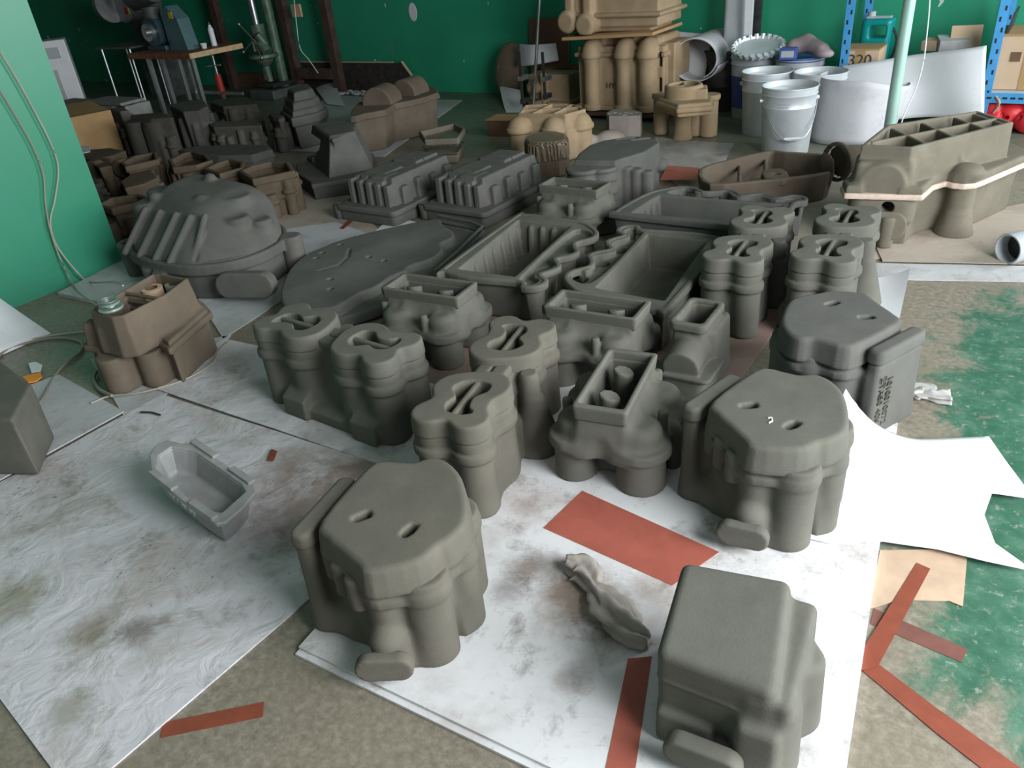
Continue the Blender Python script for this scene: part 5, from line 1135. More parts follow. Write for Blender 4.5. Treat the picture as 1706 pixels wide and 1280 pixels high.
# ---- clamped beige part, white panel, clamps and rod
def make_clamped():
    Vc = 4.98; f = lambda q: av(*zp([q])[0], Vc); (ua, za), (ub, zb_) = f((385, 680)), f((640, 470)); um = (ua + ub) / 2; mat = 'foam_beige'; z0 = max(0, za - .1)
    root = rthing('clamped_casting', um, Vc + .12, 0, 'beige casting with a round boss held in screw clamps', 'casting', BEI); hw = (ub - ua) / 2; H = f((500, 500))[1]
    v = Vol([-hw - .02, -.20, 0], [hw + .04, .14, H + .02], .006); v.add(v.box(-hw, hw, -.08, .12, 0, H, .01)); xb, zb2 = f((435, 580)); v.add(v.drum((xb - um, -.15, zb2), (xb - um, .0, zb2), .05, .008), .012); v.add(v.drum((xb - um, -.165, zb2), (xb - um, -.1, zb2), .03, .006), .004)
    xb2, _ = f((490, 580)); v.add(v.rod((xb2 - um, -.10, 0), (xb2 - um, -.10, H), .025), .01); v.add(v.cyl(xb - um, -.12, .05, 0, .06, .006), .01); v.add(v.box(.02, hw + .02, -.14, .1, 0, .05, .01), .01); v.build('body', mat, root)
    Vw = 5.12; c4 = [room(*(lambda a: (a[0], Vw, a[1]))(av(*zp([q])[0], Vw))) for q in ((325, 440), (600, 400), (580, 285), (330, 290))]
    vs, fs = [], []
    for i in range(13):
        for j in range(9):
            a, b2 = i / 12, j / 8; p_ = c4[0] * (1 - a) * (1 - b2) + c4[1] * a * (1 - b2) + c4[2] * a * b2 + c4[3] * (1 - a) * b2; vs.append(p_ - V * (.06 * math.sin(a * math.pi)))
    for i in range(12):
        for j in range(8): k = i * 9 + j; fs.append((k, k + 9, k + 10, k + 1))
    o = mesh_obj('paper_sheet', vs, fs, 'roll_white', smooth=True); o.modifiers.new('t', 'SOLIDIFY').thickness = .012; tag(o, 'white bent panel standing above the clamped beige casting', 'panel')
    # something must carry it: a crate behind
    bx = rthing('wooden_crate', um + .02, 5.34, 0, 'dark crate behind the clamped casting that carries the white panel', 'crate'); hgt = av(*zp([(460, 455)])[0], 5.2)[1]
    BM().box((0, 0, hgt / 2), (hw * 2 + .1, .14, hgt), bevel=.006).build('box', 'cardboard_dark', bx); BM().box((0, -.074, hgt * .5), (hw * 2 + .1, .01, .03)).build('slat', 'wood_dark', bx)
    for qa, qb, lab in (((335, 345), (365, 690), 'left dark screw clamp on the clamped casting'), ((490, 345), (520, 660), 'right dark screw clamp on the clamped casting')):
        Vk = 4.78; a, b2 = av(*zp([qa])[0], Vk), av(*zp([qb])[0], Vk); r_ = rthing('screw_clamp', a[0], Vk, 0, lab, 'clamp'); zl = max(.01, b2[1])
        BM().box((0, 0, (a[1] + zl) / 2), (.018, .010, a[1] - zl)).build('bar', 'dark_steel', r_); BM().box((0, .03, a[1] - .17), (.035, .09, .03)).build('jaw', 'steel', r_); BM().box((0, .03, zl + .02), (.03, .08, .03)).build('foot', 'dark_steel', r_)
    a, b2 = av(890, 0, 4.9), av(880, 70, 4.9); o = BM().cyl(room(a[0] - (b2[0] - a[0]) * 2, 4.9, 1.35), room(b2[0], 4.9, .0), .011, seg=10).build('steel_rod', 'steel', None, True); tag(o, 'thin steel rod standing beside the beige stack', 'rod')
    (ua2, zt2), (ub2, _) = av(868, 34, 5.30), av(934, 40, 5.30); o = BM().box((0, 0, zt2 / 2), (ub2 - ua2, .012, zt2)).build('cardboard_sheet', 'cardboard_dark', None); o.location = room((ua2 + ub2) / 2, 5.385, 0); o.rotation_euler = (R(-3), 0, ROOM); tag(o, 'dark brown cardboard sheet leaning on the wall left of the beige stack', 'cardboard')
    # brown wrapped bundle behind and dark brown box at the foot
    vv = Vol([-.16, -.10, 0], [.16, .12, .50], .008); vv.add(vv.ball(0, 0, .16, .13, .08, .20)); vv.add(vv.ball(.05, 0, .30, .09, .06, .10), .06); vv.keep(vv.half((0, 0, 0), (0, 0, -1))); c = av(*zp([(270, 560)])[0], 5.25)
    r_ = rthing('wrapped_bundle', c[0], 5.27, 0, 'brown film-wrapped bundle against the green wall left of the stack', 'bundle'); vv.build('bundle', 'film_brown', r_)
    c = at(*zp([(225, 900)])[0]); r_ = thing('small_carton', (c.x, c.y, 0), -30, 'small dark brown box left of the six-cell casting', 'box'); BM().box((0, .06, .05), (.19, .15, .10), bevel=.004).build('box', 'cardboard_dark', r_); BM().box((0, .06, .103), (.20, .16, .006)).build('lid', 'cardboard', r_)
    q = [at(*w) for w in zp([(215, 660), (250, 745), (370, 745), (350, 690)])]; sheet('paper_scrap', [(w.x, w.y) for w in q], .002, .002, 'sheet_white', 'bent white paper scrap left of the six-cell casting', 'paper', n=12, lift=lambda a, b2: .10 * (1 - a) ** 2)
make_clamped()

# ---- pails
def pail_mesh(root, r0, r1, h, mat, rim='galvanised'):
    BM().lathe([(.001, .006), (r0 - .004, .006), (r0, .0), (r0 + .001, .004), (r0 + (r1 - r0) * .70, h * .70), (r0 + (r1 - r0) * .71 + .003, h * .715), (r0 + (r1 - r0) * .73, h * .73), (r0 + (r1 - r0) * .88, h * .88), (r0 + (r1 - r0) * .9 + .004, h * .895), (r0 + (r1 - r0) * .91, h * .91), (r1, h - .006),
                (r1 + .005, h - .003), (r1 + .005, h + .003), (r1, h + .004), (r1 - .004, h), (r1 - .006, h - .02), (r1 - .016, h - .03), (r0 - .006, .012), (.001, .010)], seg=48).build('shell', mat, root, True)
def pail(px, py, z, label, mat='galvanised', handle=None, r0=.118, r1=.138, h=.335):
    c = at(px, py, z); root = thing('steel_pail', (c.x, c.y, 0), 0, label, 'pail', 'pails by the white rolls'); pail_mesh(root, r0, r1, h, mat)
    if handle is not None:
        a = R(handle); t_ = Vector((math.cos(a), math.sin(a), 0)); n_ = Vector((t_.y, -t_.x, 0)); zr = h * .80
        S = spline([t_ * (r1 + .006) + Vector((0, 0, zr)), t_ * .108 + n_ * .095 + Vector((0, 0, zr - .09)), t_ * .05 + n_ * .160 + Vector((0, 0, zr - .165)), -t_ * .05 + n_ * .160 + Vector((0, 0, zr - .165)), -t_ * .108 + n_ * .095 + Vector((0, 0, zr - .09)), -t_ * (r1 + .006) + Vector((0, 0, zr))], 6)
        hd = BM().tube(S, .0028, 6).build('handle', 'steel', root, True); BM().cyl(t_ * .045 + n_ * .160 + Vector((0, 0, zr - .165)), -t_ * .045 + n_ * .160 + Vector((0, 0, zr - .165)), .007, seg=10).build('grip', 'white_plastic', hd, True)
        for s_ in (1, -1): BM().cyl(t_ * s_ * (r1 - .012) + Vector((0, 0, zr)), t_ * s_ * (r1 + .010) + Vector((0, 0, zr)), .012, seg=12).build('ear', 'galvanised', root, True)
    return root
fp = pail(1317, 142, .335, 'front galvanised pail with hanging wire handle and grey printing', handle=-8)
m_ = BM()
_A = math.atan2(at(1300, 200, .2).y - at(1317, 142, .335).y, at(1300, 200, .2).x - at(1317, 142, .335).x)
def pail_label():
    """printed block of text lines on the pail's side"""
    m_ = BM(); r_ = random.Random(4)
    for k in range(7):
        if k == 2: continue
        zc_ = .262 - k * .0145; rr = .118 + .020 * zc_ / .335 + .0012; a = _A - .22
        while a < _A + .20:
            da = r_.uniform(.03, .10)
            P_ = [Vector((rr * math.cos(a + da * i / 2), rr * math.sin(a + da * i / 2), 0)) for i in range(3)]
            for i in range(2):
                q = [P_[i] + Vector((0, 0, zc_)), P_[i + 1] + Vector((0, 0, zc_)), P_[i + 1] + Vector((0, 0, zc_ + .006)), P_[i] + Vector((0, 0, zc_ + .006))]; m_.bm.faces.new([m_.bm.verts.new(w) for w in q])
            a += da + .02
    return m_.build('printing', 'grey_plastic', fp)
pail_label()
pail(1279, 118, .335, 'open galvanised pail behind and left of the front pail', handle=150)
pail(1368, 119, .335, 'open galvanised pail half hidden by the white roll')
def blue_pail(px, py, z, label, lid):
    c = at(px, py, z); root = thing('lidded_pail', (c.x, c.y, 0), 0, label, 'pail', 'blue and white pails at the back'); pail_mesh(root, .12, .138, z - .01, 'grey_plastic')
    BM().lathe([(.1232, .06), (.1252, .06), (.1346, z * .70), (.1326, z * .70), (.1232, .06)], seg=40).build('blue_band', 'blue_print', root, True)
    BM().lathe([(.001, z - .004), (.12, z - .004), (.140, z + .004), (.142, z - .012), (.138, z - .02)], seg=40).build('lid', lid, root, True); return root
b1 = blue_pail(1258, 90, .36, 'blue and grey pail carrying the tilted crimped lid', 'grey_plastic'); b2_ = blue_pail(1334, 93, .36, 'blue pail under the mauve sack', 'blue_print')
def crimp_lid():
    c = at(1262, 88, .385); root = thing('crimped_lid', (c.x, c.y, .395), 0, 'grey metal lid with crimped tabs lying tilted on the blue pail', 'lid'); root.rotation_euler = (R(14), R(-6), 0)
    BM().lathe([(.001, .02), (.130, .02), (.136, .032), (.140, .032), (.140, .012), (.134, .006), (.001, .006)], seg=40).build('disc', 'galvanised', root, True)
    for k in range(24):
        a = 2 * math.pi * k / 24; o = BM().cyl((math.cos(a) * .136, math.sin(a) * .136, .012), (math.cos(a) * .150, math.sin(a) * .150, .040), .012, .014, seg=8).build('tab', 'galvanised', root, True)
crimp_lid()
def jerrycan():
    Vj = 5.12; (ua, za), (ub, zb_) = av(1203, 85, Vj), av(1246, 0, Vj); um, hw = (ua + ub) / 2, (ub - ua) / 2; c = at(1205, 188)
    dr = rthing('smudged_drum', um - .08, 5.22, 0, 'black smudged drum against the back wall under the grey jerrycan', 'drum'); h = za; BM().lathe([(.001, 0), (.13, 0), (.132, .01), (.135, h * .4), (.14, h * .42), (.136, h * .45), (.136, h - .02), (.142, h - .014), (.14, h), (.001, h - .004)], seg=36).build('shell', 'smudged_drum', dr, True)
    BM().lathe([(.137, h * .8), (.143, h * .81), (.137, h * .83)], seg=36).build('hoop', 'dark_steel', dr, True)
    r_ = rthing('jerrycan', um - .01, 5.22, h + .002, 'grey plastic jerrycan on the black drum', 'jerrycan'); H = .40
    v = Vol([-hw - .01, -.09, 0], [hw + .01, .09, H], .006); v.add(v.box(-hw, hw, -.08, .08, 0, H, .02, 0, 0, .025)); v.sub(v.half((-hw + .01, 0, H - .04), (1, 0, -1.2)), .02); v.sub(v.box(-hw + .05, hw - .05, -.2, .2, H - .09, H - .045, .01), .01); v.build('can', 'grey_plastic', r_)
    BM().cyl((-hw + .035, 0, H - .07), (-hw + .02, 0, H - .03), .022, seg=14).build('cap', 'white_plastic', r_, True)
    a, b2 = av(1250, 0, 5.02), av(1243, 62, 5.02); o = BM().box((0, 0, .45), (.045, .012, .9)).build('white_batten', 'white_plastic', None); o.location = room(b2[0], 5.06, .45 - .0); o.location.z = .40; o.rotation_euler = (R(4), 0, ROOM); tag(o, 'thin white batten leaning by the jerrycan', 'batten')
    o = BM().box((0, 0, .6), (.05, .03, 1.2)).build('dark_post', 'dark_steel', None); o.location = room(av(1256, 40, 5.3)[0], 5.36, 0); o.rotation_euler = (0, 0, ROOM); tag(o, 'dark upright strip on the wall behind the white batten', 'post')
jerrycan()
def sack():
    c = at(1336, 86, .39); r_ = thing('mauve_sack', (c.x, c.y, .368), -25, 'folded mauve sack lying over the blue pail', 'sack'); v = Vol([-.15, -.14, 0], [.18, .14, .12], .006)
    v.add(v.rod((-.05, .03, .045), (.02, .04, .06), .045)); v.add(v.rod((.02, .04, .06), (.11, -.05, .035), .045, .04), .03); v.add(v.ball(.13, -.09, .02, .05, .04, .025), .03); v.keep(v.half((0, 0, .002), (0, 0, -1))); v.build('cloth', 'bag_mauve', r_)
    r_ = thing('blue_carton', (c.x - .10, c.y - .06, .368), -30, 'small blue box beside the mauve sack', 'box'); BM().box((0, 0, .03), (.09, .07, .06), bevel=.003).build('box', 'blue_print', r_); BM().box((0, -.0355, .03), (.07, .002, .035)).build('label_patch', 'grey_plastic', r_)
sack()

# ---- white rolled sheets
def curved(name, fn, nu, nv, th, mat, label, cat='roll'):
    vs = [fn(i / nu, j / nv) for i in range(nu + 1) for j in range(nv + 1)]; fs = [(i * (nv + 1) + j, (i + 1) * (nv + 1) + j, (i + 1) * (nv + 1) + j + 1, i * (nv + 1) + j + 1) for i in range(nu) for j in range(nv)]
    c = sum(vs, Vector()) / len(vs); c.z = 0; o = mesh_obj(name, [w - c for w in vs], fs, mat, smooth=True); o.location = c; md = o.modifiers.new('thickness', 'SOLIDIFY'); md.thickness = th; md.offset = 0; return tag(o, label, cat)
rc = at(1420, 236); rc2 = rc + Vector((.02, .10, 0))
def f_roll(a, b2):
    th = R(125) + a * R(290); r_ = .185 + .02 * a + .012 * b2; return rc2 + Vector((r_ * 1.12 * math.cos(th) + .04 * b2, r_ * math.sin(th), .003 + b2 * (.325 - .06 * max(0, math.cos(th - R(-20))))))
curved('sheet_roll', f_roll, 48, 10, .006, 'roll_white', 'upright white rolled sheet right of the front pail')
def quad_room(ps):
    return [room(*(lambda a, vv: (a[0], vv, max(.004, a[1])))(av(px, py, vv), vv)) for px, py, vv in ps]
Q = quad_room([(1445, 200, 4.74), (1400, 110, 4.82), (1644, 76, 4.80), (1640, 192, 4.62)])
def f_big(a, b2):
    q = Q[0] * (1 - a) * (1 - b2) + Q[3] * a * (1 - b2) + Q[2] * a * b2 + Q[1] * (1 - a) * b2
    return q - V * (.05 * math.sin(b2 * math.pi)) * (1 - .5 * a) - V * .02 * math.sin(a * 9)
curved('foam_sheet', f_big, 40, 16, .008, 'sheet_white', 'wide white sheet leaning behind the green pole', 'sheet')
def f_left(a, b2):
    t_ = a * 2 * math.pi * 1.15 - 1.2; r_ = .115 + .018 * a; c0 = av(1150, 96, 5.0); w0 = max(.14, c0[1]); return room(c0[0] + .06 + r_ * 1.2 * math.cos(t_), 4.92 + .44 * b2, w0 + r_ * math.sin(t_))
curved('sheet_roll', f_left, 48, 8, .006, 'roll_white', 'white rolled sheet lying by the wall behind the tall beige gearbox')
Q2 = quad_room([(1075, 135, 5.05), (1075, 48, 5.2), (1187, 58, 5.2), (1172, 135, 5.05)])
curved('foam_sheet', lambda a, b2: Q2[0] * (1 - a) * (1 - b2) + Q2[3] * a * (1 - b2) + Q2[2] * a * b2 + Q2[1] * (1 - a) * b2 + V * (.06 * (a - .6) ** 2) + Vector((0, 0, -.0)), 20, 12, .008, 'roll_white', 'white bent sheet standing behind the white roll by the wall', 'sheet')
cr_ = rthing('support_carton', av(1130, 135, 5.15)[0] + .20, 5.25, 0, 'dark carton carrying the white sheets behind the beige stack', 'box'); BM().box((0, 0, .07), (.26, .28, .14), bevel=.004).build('box', 'cardboard_dark', cr_); BM().box((0, 0, .143), (.27, .29, .006)).build('lid', 'cardboard_dark', cr_)

# ---- green pole with a wire
pb = at(1472, 275); tv = _w(np.array([1515. - CX, 0 - CY, F_PX])); pole = thing('green_pole', (pb.x, pb.y, 0), 0, 'pale green painted steel pole standing before the white sheets', 'pole')
BM().cyl((0, 0, .012), (0, 0, 3.18), .026, seg=24).build('tube', 'pole_paint', pole, True); BM().cyl((0, 0, 0), (0, 0, .012), .06, seg=24).build('base_plate', 'pole_paint', pole, True)
def pz(px, py):
    """point at the pole's distance"""
    d = _w(np.array([px - CX, py - CY, F_PX])); t = (pb.y - .03) / d.y; return Vector((d.x * t, d.y * t, CAM_H + d.z * t))
o = BM().tube(spline([pz(1549, -60), pz(1549, 0), pz(1545, 50), pz(1538, 105), pz(1525, 150), pz(1505, 195), pz(1494, 240)], 8), .0028, 6).build('hanging_wire', 'white_plastic', None, True); tag(o, 'thin white wire hanging beside the green pole', 'wire')

# ---- blue slotted shelf
def shelf():
    Vf, Vb = 4.86, 5.34; r_ = rthing('slotted_shelf', 0, 0, 0, 'blue slotted-angle steel shelf along the green wall', 'shelf'); uL = av(1402, 60, Vf)[0]; uR = av(1655, 100, Vf)[0]; zs = av(1648, 163, Vf)[1]
    uL = uL + .03; uR2 = uR + (uR - uL)
    for u_ in (uL, uR, uR2):
        for v_ in (Vf, Vb):
            if u_ == uR and v_ == Vb: pass
            p_ = BM().box((u_, v_, .95), (.045, .004, 1.9)).box((u_ - .0205, v_ + .018, .95), (.004, .04, 1.9)).build('post', 'blue_paint', r_); m2 = BM()
            for k in range(36): m2.box((u_ + (.008 if k % 2 else -.008), v_ - .0022, .05 + k * .05), (.009, .001, .022))
            tag(m2.build('slot_row', 'black_rubber', p_), kind='stuff')
    for v_ in (Vf, Vb):
        for z_ in (zs, 1.35):
            bm_ = BM().box(((uL + uR2) / 2, v_, z_), (uR2 - uL, .006, .05)).build('beam', 'blue_paint', r_); m2 = BM()
            for k in range(40): m2.box((uL + .03 + k * (uR2 - uL - .06) / 39, v_ - .0035, z_), (.022, .001, .01))
            tag(m2.build('slot_row', 'black_rubber', bm_), kind='stuff')
    for z_ in (zs + .028, 1.378): BM().box(((uL + uR2) / 2, (Vf + Vb) / 2, z_), (uR2 - uL - .01, Vb - Vf, .008)).build('deck', 'grey_plastic', r_)
    return uL, uR, zs + .033, Vf
SUL, SUR, SZ, SVF = shelf()
def carton(name, px0, px1, ptop, v_, dep, mat, label, z0=None, flaps=True):
    z0 = SZ if z0 is None else z0; u0, u1 = av(px0, ptop, v_)[0], av(px1, ptop, v_)[0]; zt = av((px0 + px1) / 2, ptop, v_)[1]; h = max(.05, zt - z0)
    r_ = rthing(name, (u0 + u1) / 2, v_ + dep / 2, z0 + .001, label, 'carton'); BM().box((0, 0, h / 2), (u1 - u0, dep, h), bevel=.003).build('box', mat, r_)
    if flaps: BM().box((0, -.002, h + .004), (u1 - u0, dep + .004, .006)).build('lid_flap', 'cardboard', r_); BM().box((0, -dep / 2 - .001, h * .5), (.05, .002, h)).build('packing_tape', 'cardboard', r_)
    return r_, u1 - u0, h, dep
r_, w_, h_, d_ = carton('printed_carton', 1404, 1466, 84, 4.92, .20, 'cardboard_pale', 'small carton with large numbers 320 on its front, on the shelf'); text_mesh('number', '320', .085, .001, 'ink', r_, face_matrix((0, -d_ / 2 - .002, h_ - .055), (1, 0, 0), (0, -1, 0)))
r_, w_, h_, d_ = carton('shelf_carton', 1662, 1790, 60, 4.90, .34, 'cardboard_pale', 'large pale carton on the blue shelf at the right edge'); BM().box((-w_ / 2 + .10, -d_ / 2 - .002, h_ * .62), (.045, .002, .045)).build('printed_square', 'cardboard_dark', r_)
o = BM().box((0, 0, .18), (.010, .30, .36)).build('dark_slab', 'dark_steel', None); o.location = room(av(1655, 100, 4.95)[0], 5.08, SZ + .002); o.rotation_euler = (0, R(8), ROOM); tag(o, 'dark board leaning against the pale carton on the shelf', 'board')
def teal_can():
    v_ = 5.17; u0, u1 = av(1432, 60, v_)[0], av(1484, 60, v_)[0]; hw = (u1 - u0) / 2; r_ = rthing('teal_can', (u0 + u1) / 2, v_ + .06, SZ, 'teal green fuel can with a grey cap on the shelf', 'can'); h = av(1455, 32, v_)[1] - SZ
    v = Vol([-hw - .01, -.08, 0], [hw + .01, .08, h], .006); v.add(v.box(-hw, hw, -.07, .07, 0, h, .02, 0, 0, .03)); v.sub(v.box(-hw + .05, hw - .03, -.2, .2, h - .10, h - .035, .012), .01); v.sub(v.box(-.012, .012, -.1, -.06, .04, h - .14, .004), .004); v.build('can', 'teal_plastic', r_)
    BM().cyl((-hw + .04, 0, h - .005), (-hw + .04, 0, h + .035), .022, seg=14).build('cap', 'grey_plastic', r_, True); BM().box((.0, 0, h + .004), (hw * 1.6, .05, .012), bevel=.004).build('carry_handle', 'grey_plastic', r_)
    m_ = BM().tube(spline([(hw, -.02, h - .05), (hw + .03, -.03, h - .12), (hw + .01, -.04, h - .22), (hw - .04, -.07, h - .28)], 6), .007).build('hose', 'black_rubber', r_, True)
teal_can()
def shelf_junk():
    v_ = 5.05
    def it(name, px, py, dx, dy, dz, mat, label, rot, tilt=0): u_, z_ = av(px, py, v_); o = BM().box((0, 0, 0), (dx, dy, dz), bevel=.003).build(name, mat, None); o.location = room(u_, v_ + .05, SZ + dz / 2 + .001 if not tilt else max(SZ + .02, z_)); o.rotation_euler = (R(tilt), 0, ROOM + R(rot)); return tag(o, label, 'clutter')
    it('cardboard_flap', 1607, 66, .15, .01, .13, 'cardboard_pale', 'pale cardboard flap propped up on the shelf', 12, -20)
    it('paper_bundle', 1585, 74, .15, .10, .06, 'sheet_grey', 'grey folded paper bundle on the shelf by the cardboard flap', 20, 12)
    it('paper_pack', 1550, 76, .08, .08, .05, 'kraft_paper', 'small kraft packet among the shelf clutter', -15, 8)
    it('white_jar', 1523, 84, .035, .035, .11, 'white_plastic', 'small white jar on the shelf behind the wide white sheet', 0)
    it('dark_box', 1583, 84, .26, .18, .12, 'dark_steel', 'dark flat box under the paper clutter on the shelf', 3)
shelf_junk()
def red_bag():
    c = at(1705, 215); r_ = thing('red_bag', (c.x, c.y, 0), -36, 'crumpled red plastic bag on the floor under the shelf', 'bag'); v = Vol([-.30, -.16, 0], [.30, .20, .20], .007); rr = random.Random(7)
    for k in range(46): v.add(v.ball(rr.uniform(-.22, .22), rr.uniform(-.10, .10), rr.uniform(.01, .10), rr.uniform(.02, .07), rr.uniform(.02, .05), rr.uniform(.03, .07)), .003)
    for k in range(24): a_ = rr.uniform(-.25, .25); b_ = rr.uniform(-.15, .1); v.sub(v.rod((a_, b_, rr.uniform(.06, .16)), (a_ + rr.uniform(-.12, .12), b_ + rr.uniform(-.1, .1), rr.uniform(.02, .12)), .008), .006)
    v.keep(v.half((0, 0, 0), (0, 0, -1))); v.build('plastic', 'red_bag', r_); BM().tube(spline([(-.15, -.1, .10), (-.13, -.12, .15), (-.16, -.1, .19)], 5), .006).build('tie', 'kraft_paper', r_, True)
red_bag()
def elbow():
    c = at(1672, 440); d = Vector((.75, .2, 0)).normalized(); r_ = thing('pipe_stub', (c.x, c.y, 0), math.degrees(math.atan2(d.y, d.x)), 'short grey pipe with a dark open end lying by the right edge', 'pipe')
    m_ = BM(); R0 = .052; rings = [(0, R0 - .004), (0, R0), (.004, R0 + .002), (.12, R0), (.24, R0), (.24, R0 - .008), (.06, R0 - .008), (.002, R0 - .006), (0, R0 - .004)]; vsr = []
    for x, r2 in rings: vsr.append([m_.bm.verts.new((x, r2 * math.cos(2 * math.pi * k / 32), R0 + .002 + r2 * math.sin(2 * math.pi * k / 32))) for k in range(32)])
    for i in range(len(rings) - 1):
        for k in range(32): m_.bm.faces.new((vsr[i][k], vsr[i][(k + 1) % 32], vsr[i + 1][(k + 1) % 32], vsr[i + 1][k]))
    m_.build('tube', 'grey_plastic', r_, True); BM().cyl((.05, 0, R0 + .002), (.056, 0, R0 + .002), R0 - .007, seg=32).build('inner_plug', 'black_rubber', r_, True)
elbow()
# ================================================================== back left: bench, machines, wooden frame, cartons; cables
def make_bench():
    Vb = 4.2; (uL, zt), (uR, _) = av(212, 90, Vb), av(315, 92, Vb); zt = .50; dep = .55; r_ = rthing('work_bench', 0, 0, 0, 'brown work bench on thin steel legs at the back left', 'bench')
    BM().box(((uL + uR) / 2, Vb + dep / 2, zt - .022), (uR - uL, dep, .044), bevel=.003).build('bench_top', 'wood_bench', r_); BM().box((uR + .002, Vb + dep / 2, zt - .022), (.006, dep, .040)).build('raw_edge', 'wood_edge', r_)
    for px, dv in ((248, .05), (263, .30), (297, .05), (320, .06), (312, .45)):
        u_ = av(px, 100, Vb + dv)[0]; u_ = min(max(u_, uL + .02), uR - .02); BM().box((u_, Vb + dv, (zt - .044) / 2), (.032, .032, zt - .044)).build('leg', 'steel', r_)
    BM().box(((uL + uR) / 2, Vb + .45, .10), (uR - uL - .05, .02, .025)).build('stretcher', 'steel', r_)
    return uL, uR, zt, Vb
BUL, BUR, BZ, BV = make_bench()
def machines():
    # blue-grey bench grinder motor and teal guard plate
    u_, _ = av(270, 75, BV + .2); g_ = rthing('bench_grinder', u_, BV + .25, BZ + .001, 'blue-grey bench grinder with shiny hub on the work bench', 'grinder')
    BM().box((0, 0, .02), (.26, .22, .04), bevel=.006).build('base', 'machine_blue', g_); BM().cyl((0, -.12, .15), (0, .14, .15), .115, seg=32).build('motor', 'machine_blue', g_, True)
    BM().cyl((0, -.16, .15), (0, -.12, .15), .07, seg=28).cyl((0, -.185, .15), (0, -.16, .15), .03, seg=20).build('hub', 'steel', g_, True); BM().cyl((0, -.06, .25), (0, -.06, .34), .06, .08, seg=20).build('terminal_box', 'machine_grey', g_, True)
    for k in range(8): a = k * math.pi / 4; BM().box((.11 * math.cos(a), 0, .15 + .11 * math.sin(a)), (.012, .24, .012), Matrix.Rotation(-a, 3, 'Y')).build('cooling_fin', 'machine_blue', g_)
    u_, _ = av(298, 60, BV + .2); p_ = rthing('machine_guard', u_, BV + .22, BZ + .001, 'flat teal machine guard standing beside the grinder', 'guard'); BM().prism([(-.11, 0), (.13, 0), (.09, .24), (-.02, .34), (-.11, .30)], -.06, .06).build('plate', 'machine_teal', p_).rotation_euler = (R(90), 0, 0)
    BM().box((.02, -.062, .27), (.05, .004, .05)).build('warning_label', 'yellow', p_); BM().cyl((-.07, -.07, .06), (-.07, -.06, .06), .02, seg=16).build('knob', 'machine_blue', p_, True)
    # dark grey grinding machine behind with a wheel
    u_, _ = av(225, 40, 4.75); m_ = rthing('grinding_machine', u_, 4.95, 0, 'dark dusty belt grinding machine with a wheel behind the bench', 'machine')
    BM().box((0, 0, .35), (.35, .30, .70), bevel=.01).build('stand', 'machine_grey', m_); BM().cyl((-.10, -.22, .86), (-.10, .10, .86), .17, seg=32).build('wheel_housing', 'machine_grey', m_, True); BM().cyl((-.24, -.26, .86), (-.19, -.26, .86), .16, seg=28).build('wheel', 'steel', m_, True)
    BM().cyl((.10, -.2, .92), (.42, -.2, .98), .13, seg=28).build('motor', 'machine_grey', m_, True); BM().box((.10, -.31, .80), (.06, .004, .06)).build('red_label', 'red_paint', m_); BM().box((.135, -.312, .80), (.02, .004, .05)).build('yellow_label', 'yellow', m_)
    o = BM().box((0, 0, 0), (.55, .30, .015)).build('machine_table', 'machine_grey', None); t_ = rthing('side_table', av(195, 80, 4.35)[0], 4.45, 0, 'small dark steel table left of the work bench', 'table'); o.parent = t_; o.location = (0, 0, .53); o.name = 'table_top'
    for x, y in ((-.22, -.12), (.22, -.12), (.22, .12), (-.22, .12)): BM().cyl((x, y, 0), (x, y, .525), .010, seg=8).build('leg', 'steel', t_)
    # bottles and bits on the bench
    u_, _ = av(345, 60, BV + .35); s_ = rthing('spray_bottle', min(u_, BUR - .03), BV + .40, BZ + .001, 'white spray can at the right end of the bench', 'can'); BM().lathe([(.001, 0), (.024, 0), (.024, .13), (.018, .145), (.012, .15), (.012, .165), (.001, .165)], seg=20).build('can', 'white_plastic', s_, True); BM().cyl((0, 0, .165), (0, 0, .185), .009, seg=12).build('nozzle', 'dark_steel', s_, True)
    u_, _ = av(336, 63, BV + .25); s_ = rthing('white_cup', min(u_, BUR - .05), BV + .25, BZ + .001, 'small white cup on the bench beside the spray can', 'cup'); BM().lathe([(.001, .002), (.02, .0), (.028, .04), (.026, .04), (.018, .004), (.001, .004)], seg=20).build('cup', 'white_plastic', s_, True)
    s_ = rthing('red_tool', av(365, 135, 4.75)[0], 4.75, 0, 'red handled tool hanging under the right end of the bench', 'tool'); BM().cyl((0, 0, .05), (0, 0, .24), .035, .028, seg=14).build('handle', 'red_paint', s_, True); BM().cyl((0, 0, .24), (0, 0, .40), .012, seg=10).build('shaft', 'steel', s_, True); BM().cyl((-.14, 0, .30), (.08, 0, .32), .008, seg=8).build('cross_bar', 'steel', s_, True); BM().cyl((0, 0, 0), (0, 0, .05), .045, seg=16).build('foot', 'dark_steel', s_, True)
machines()
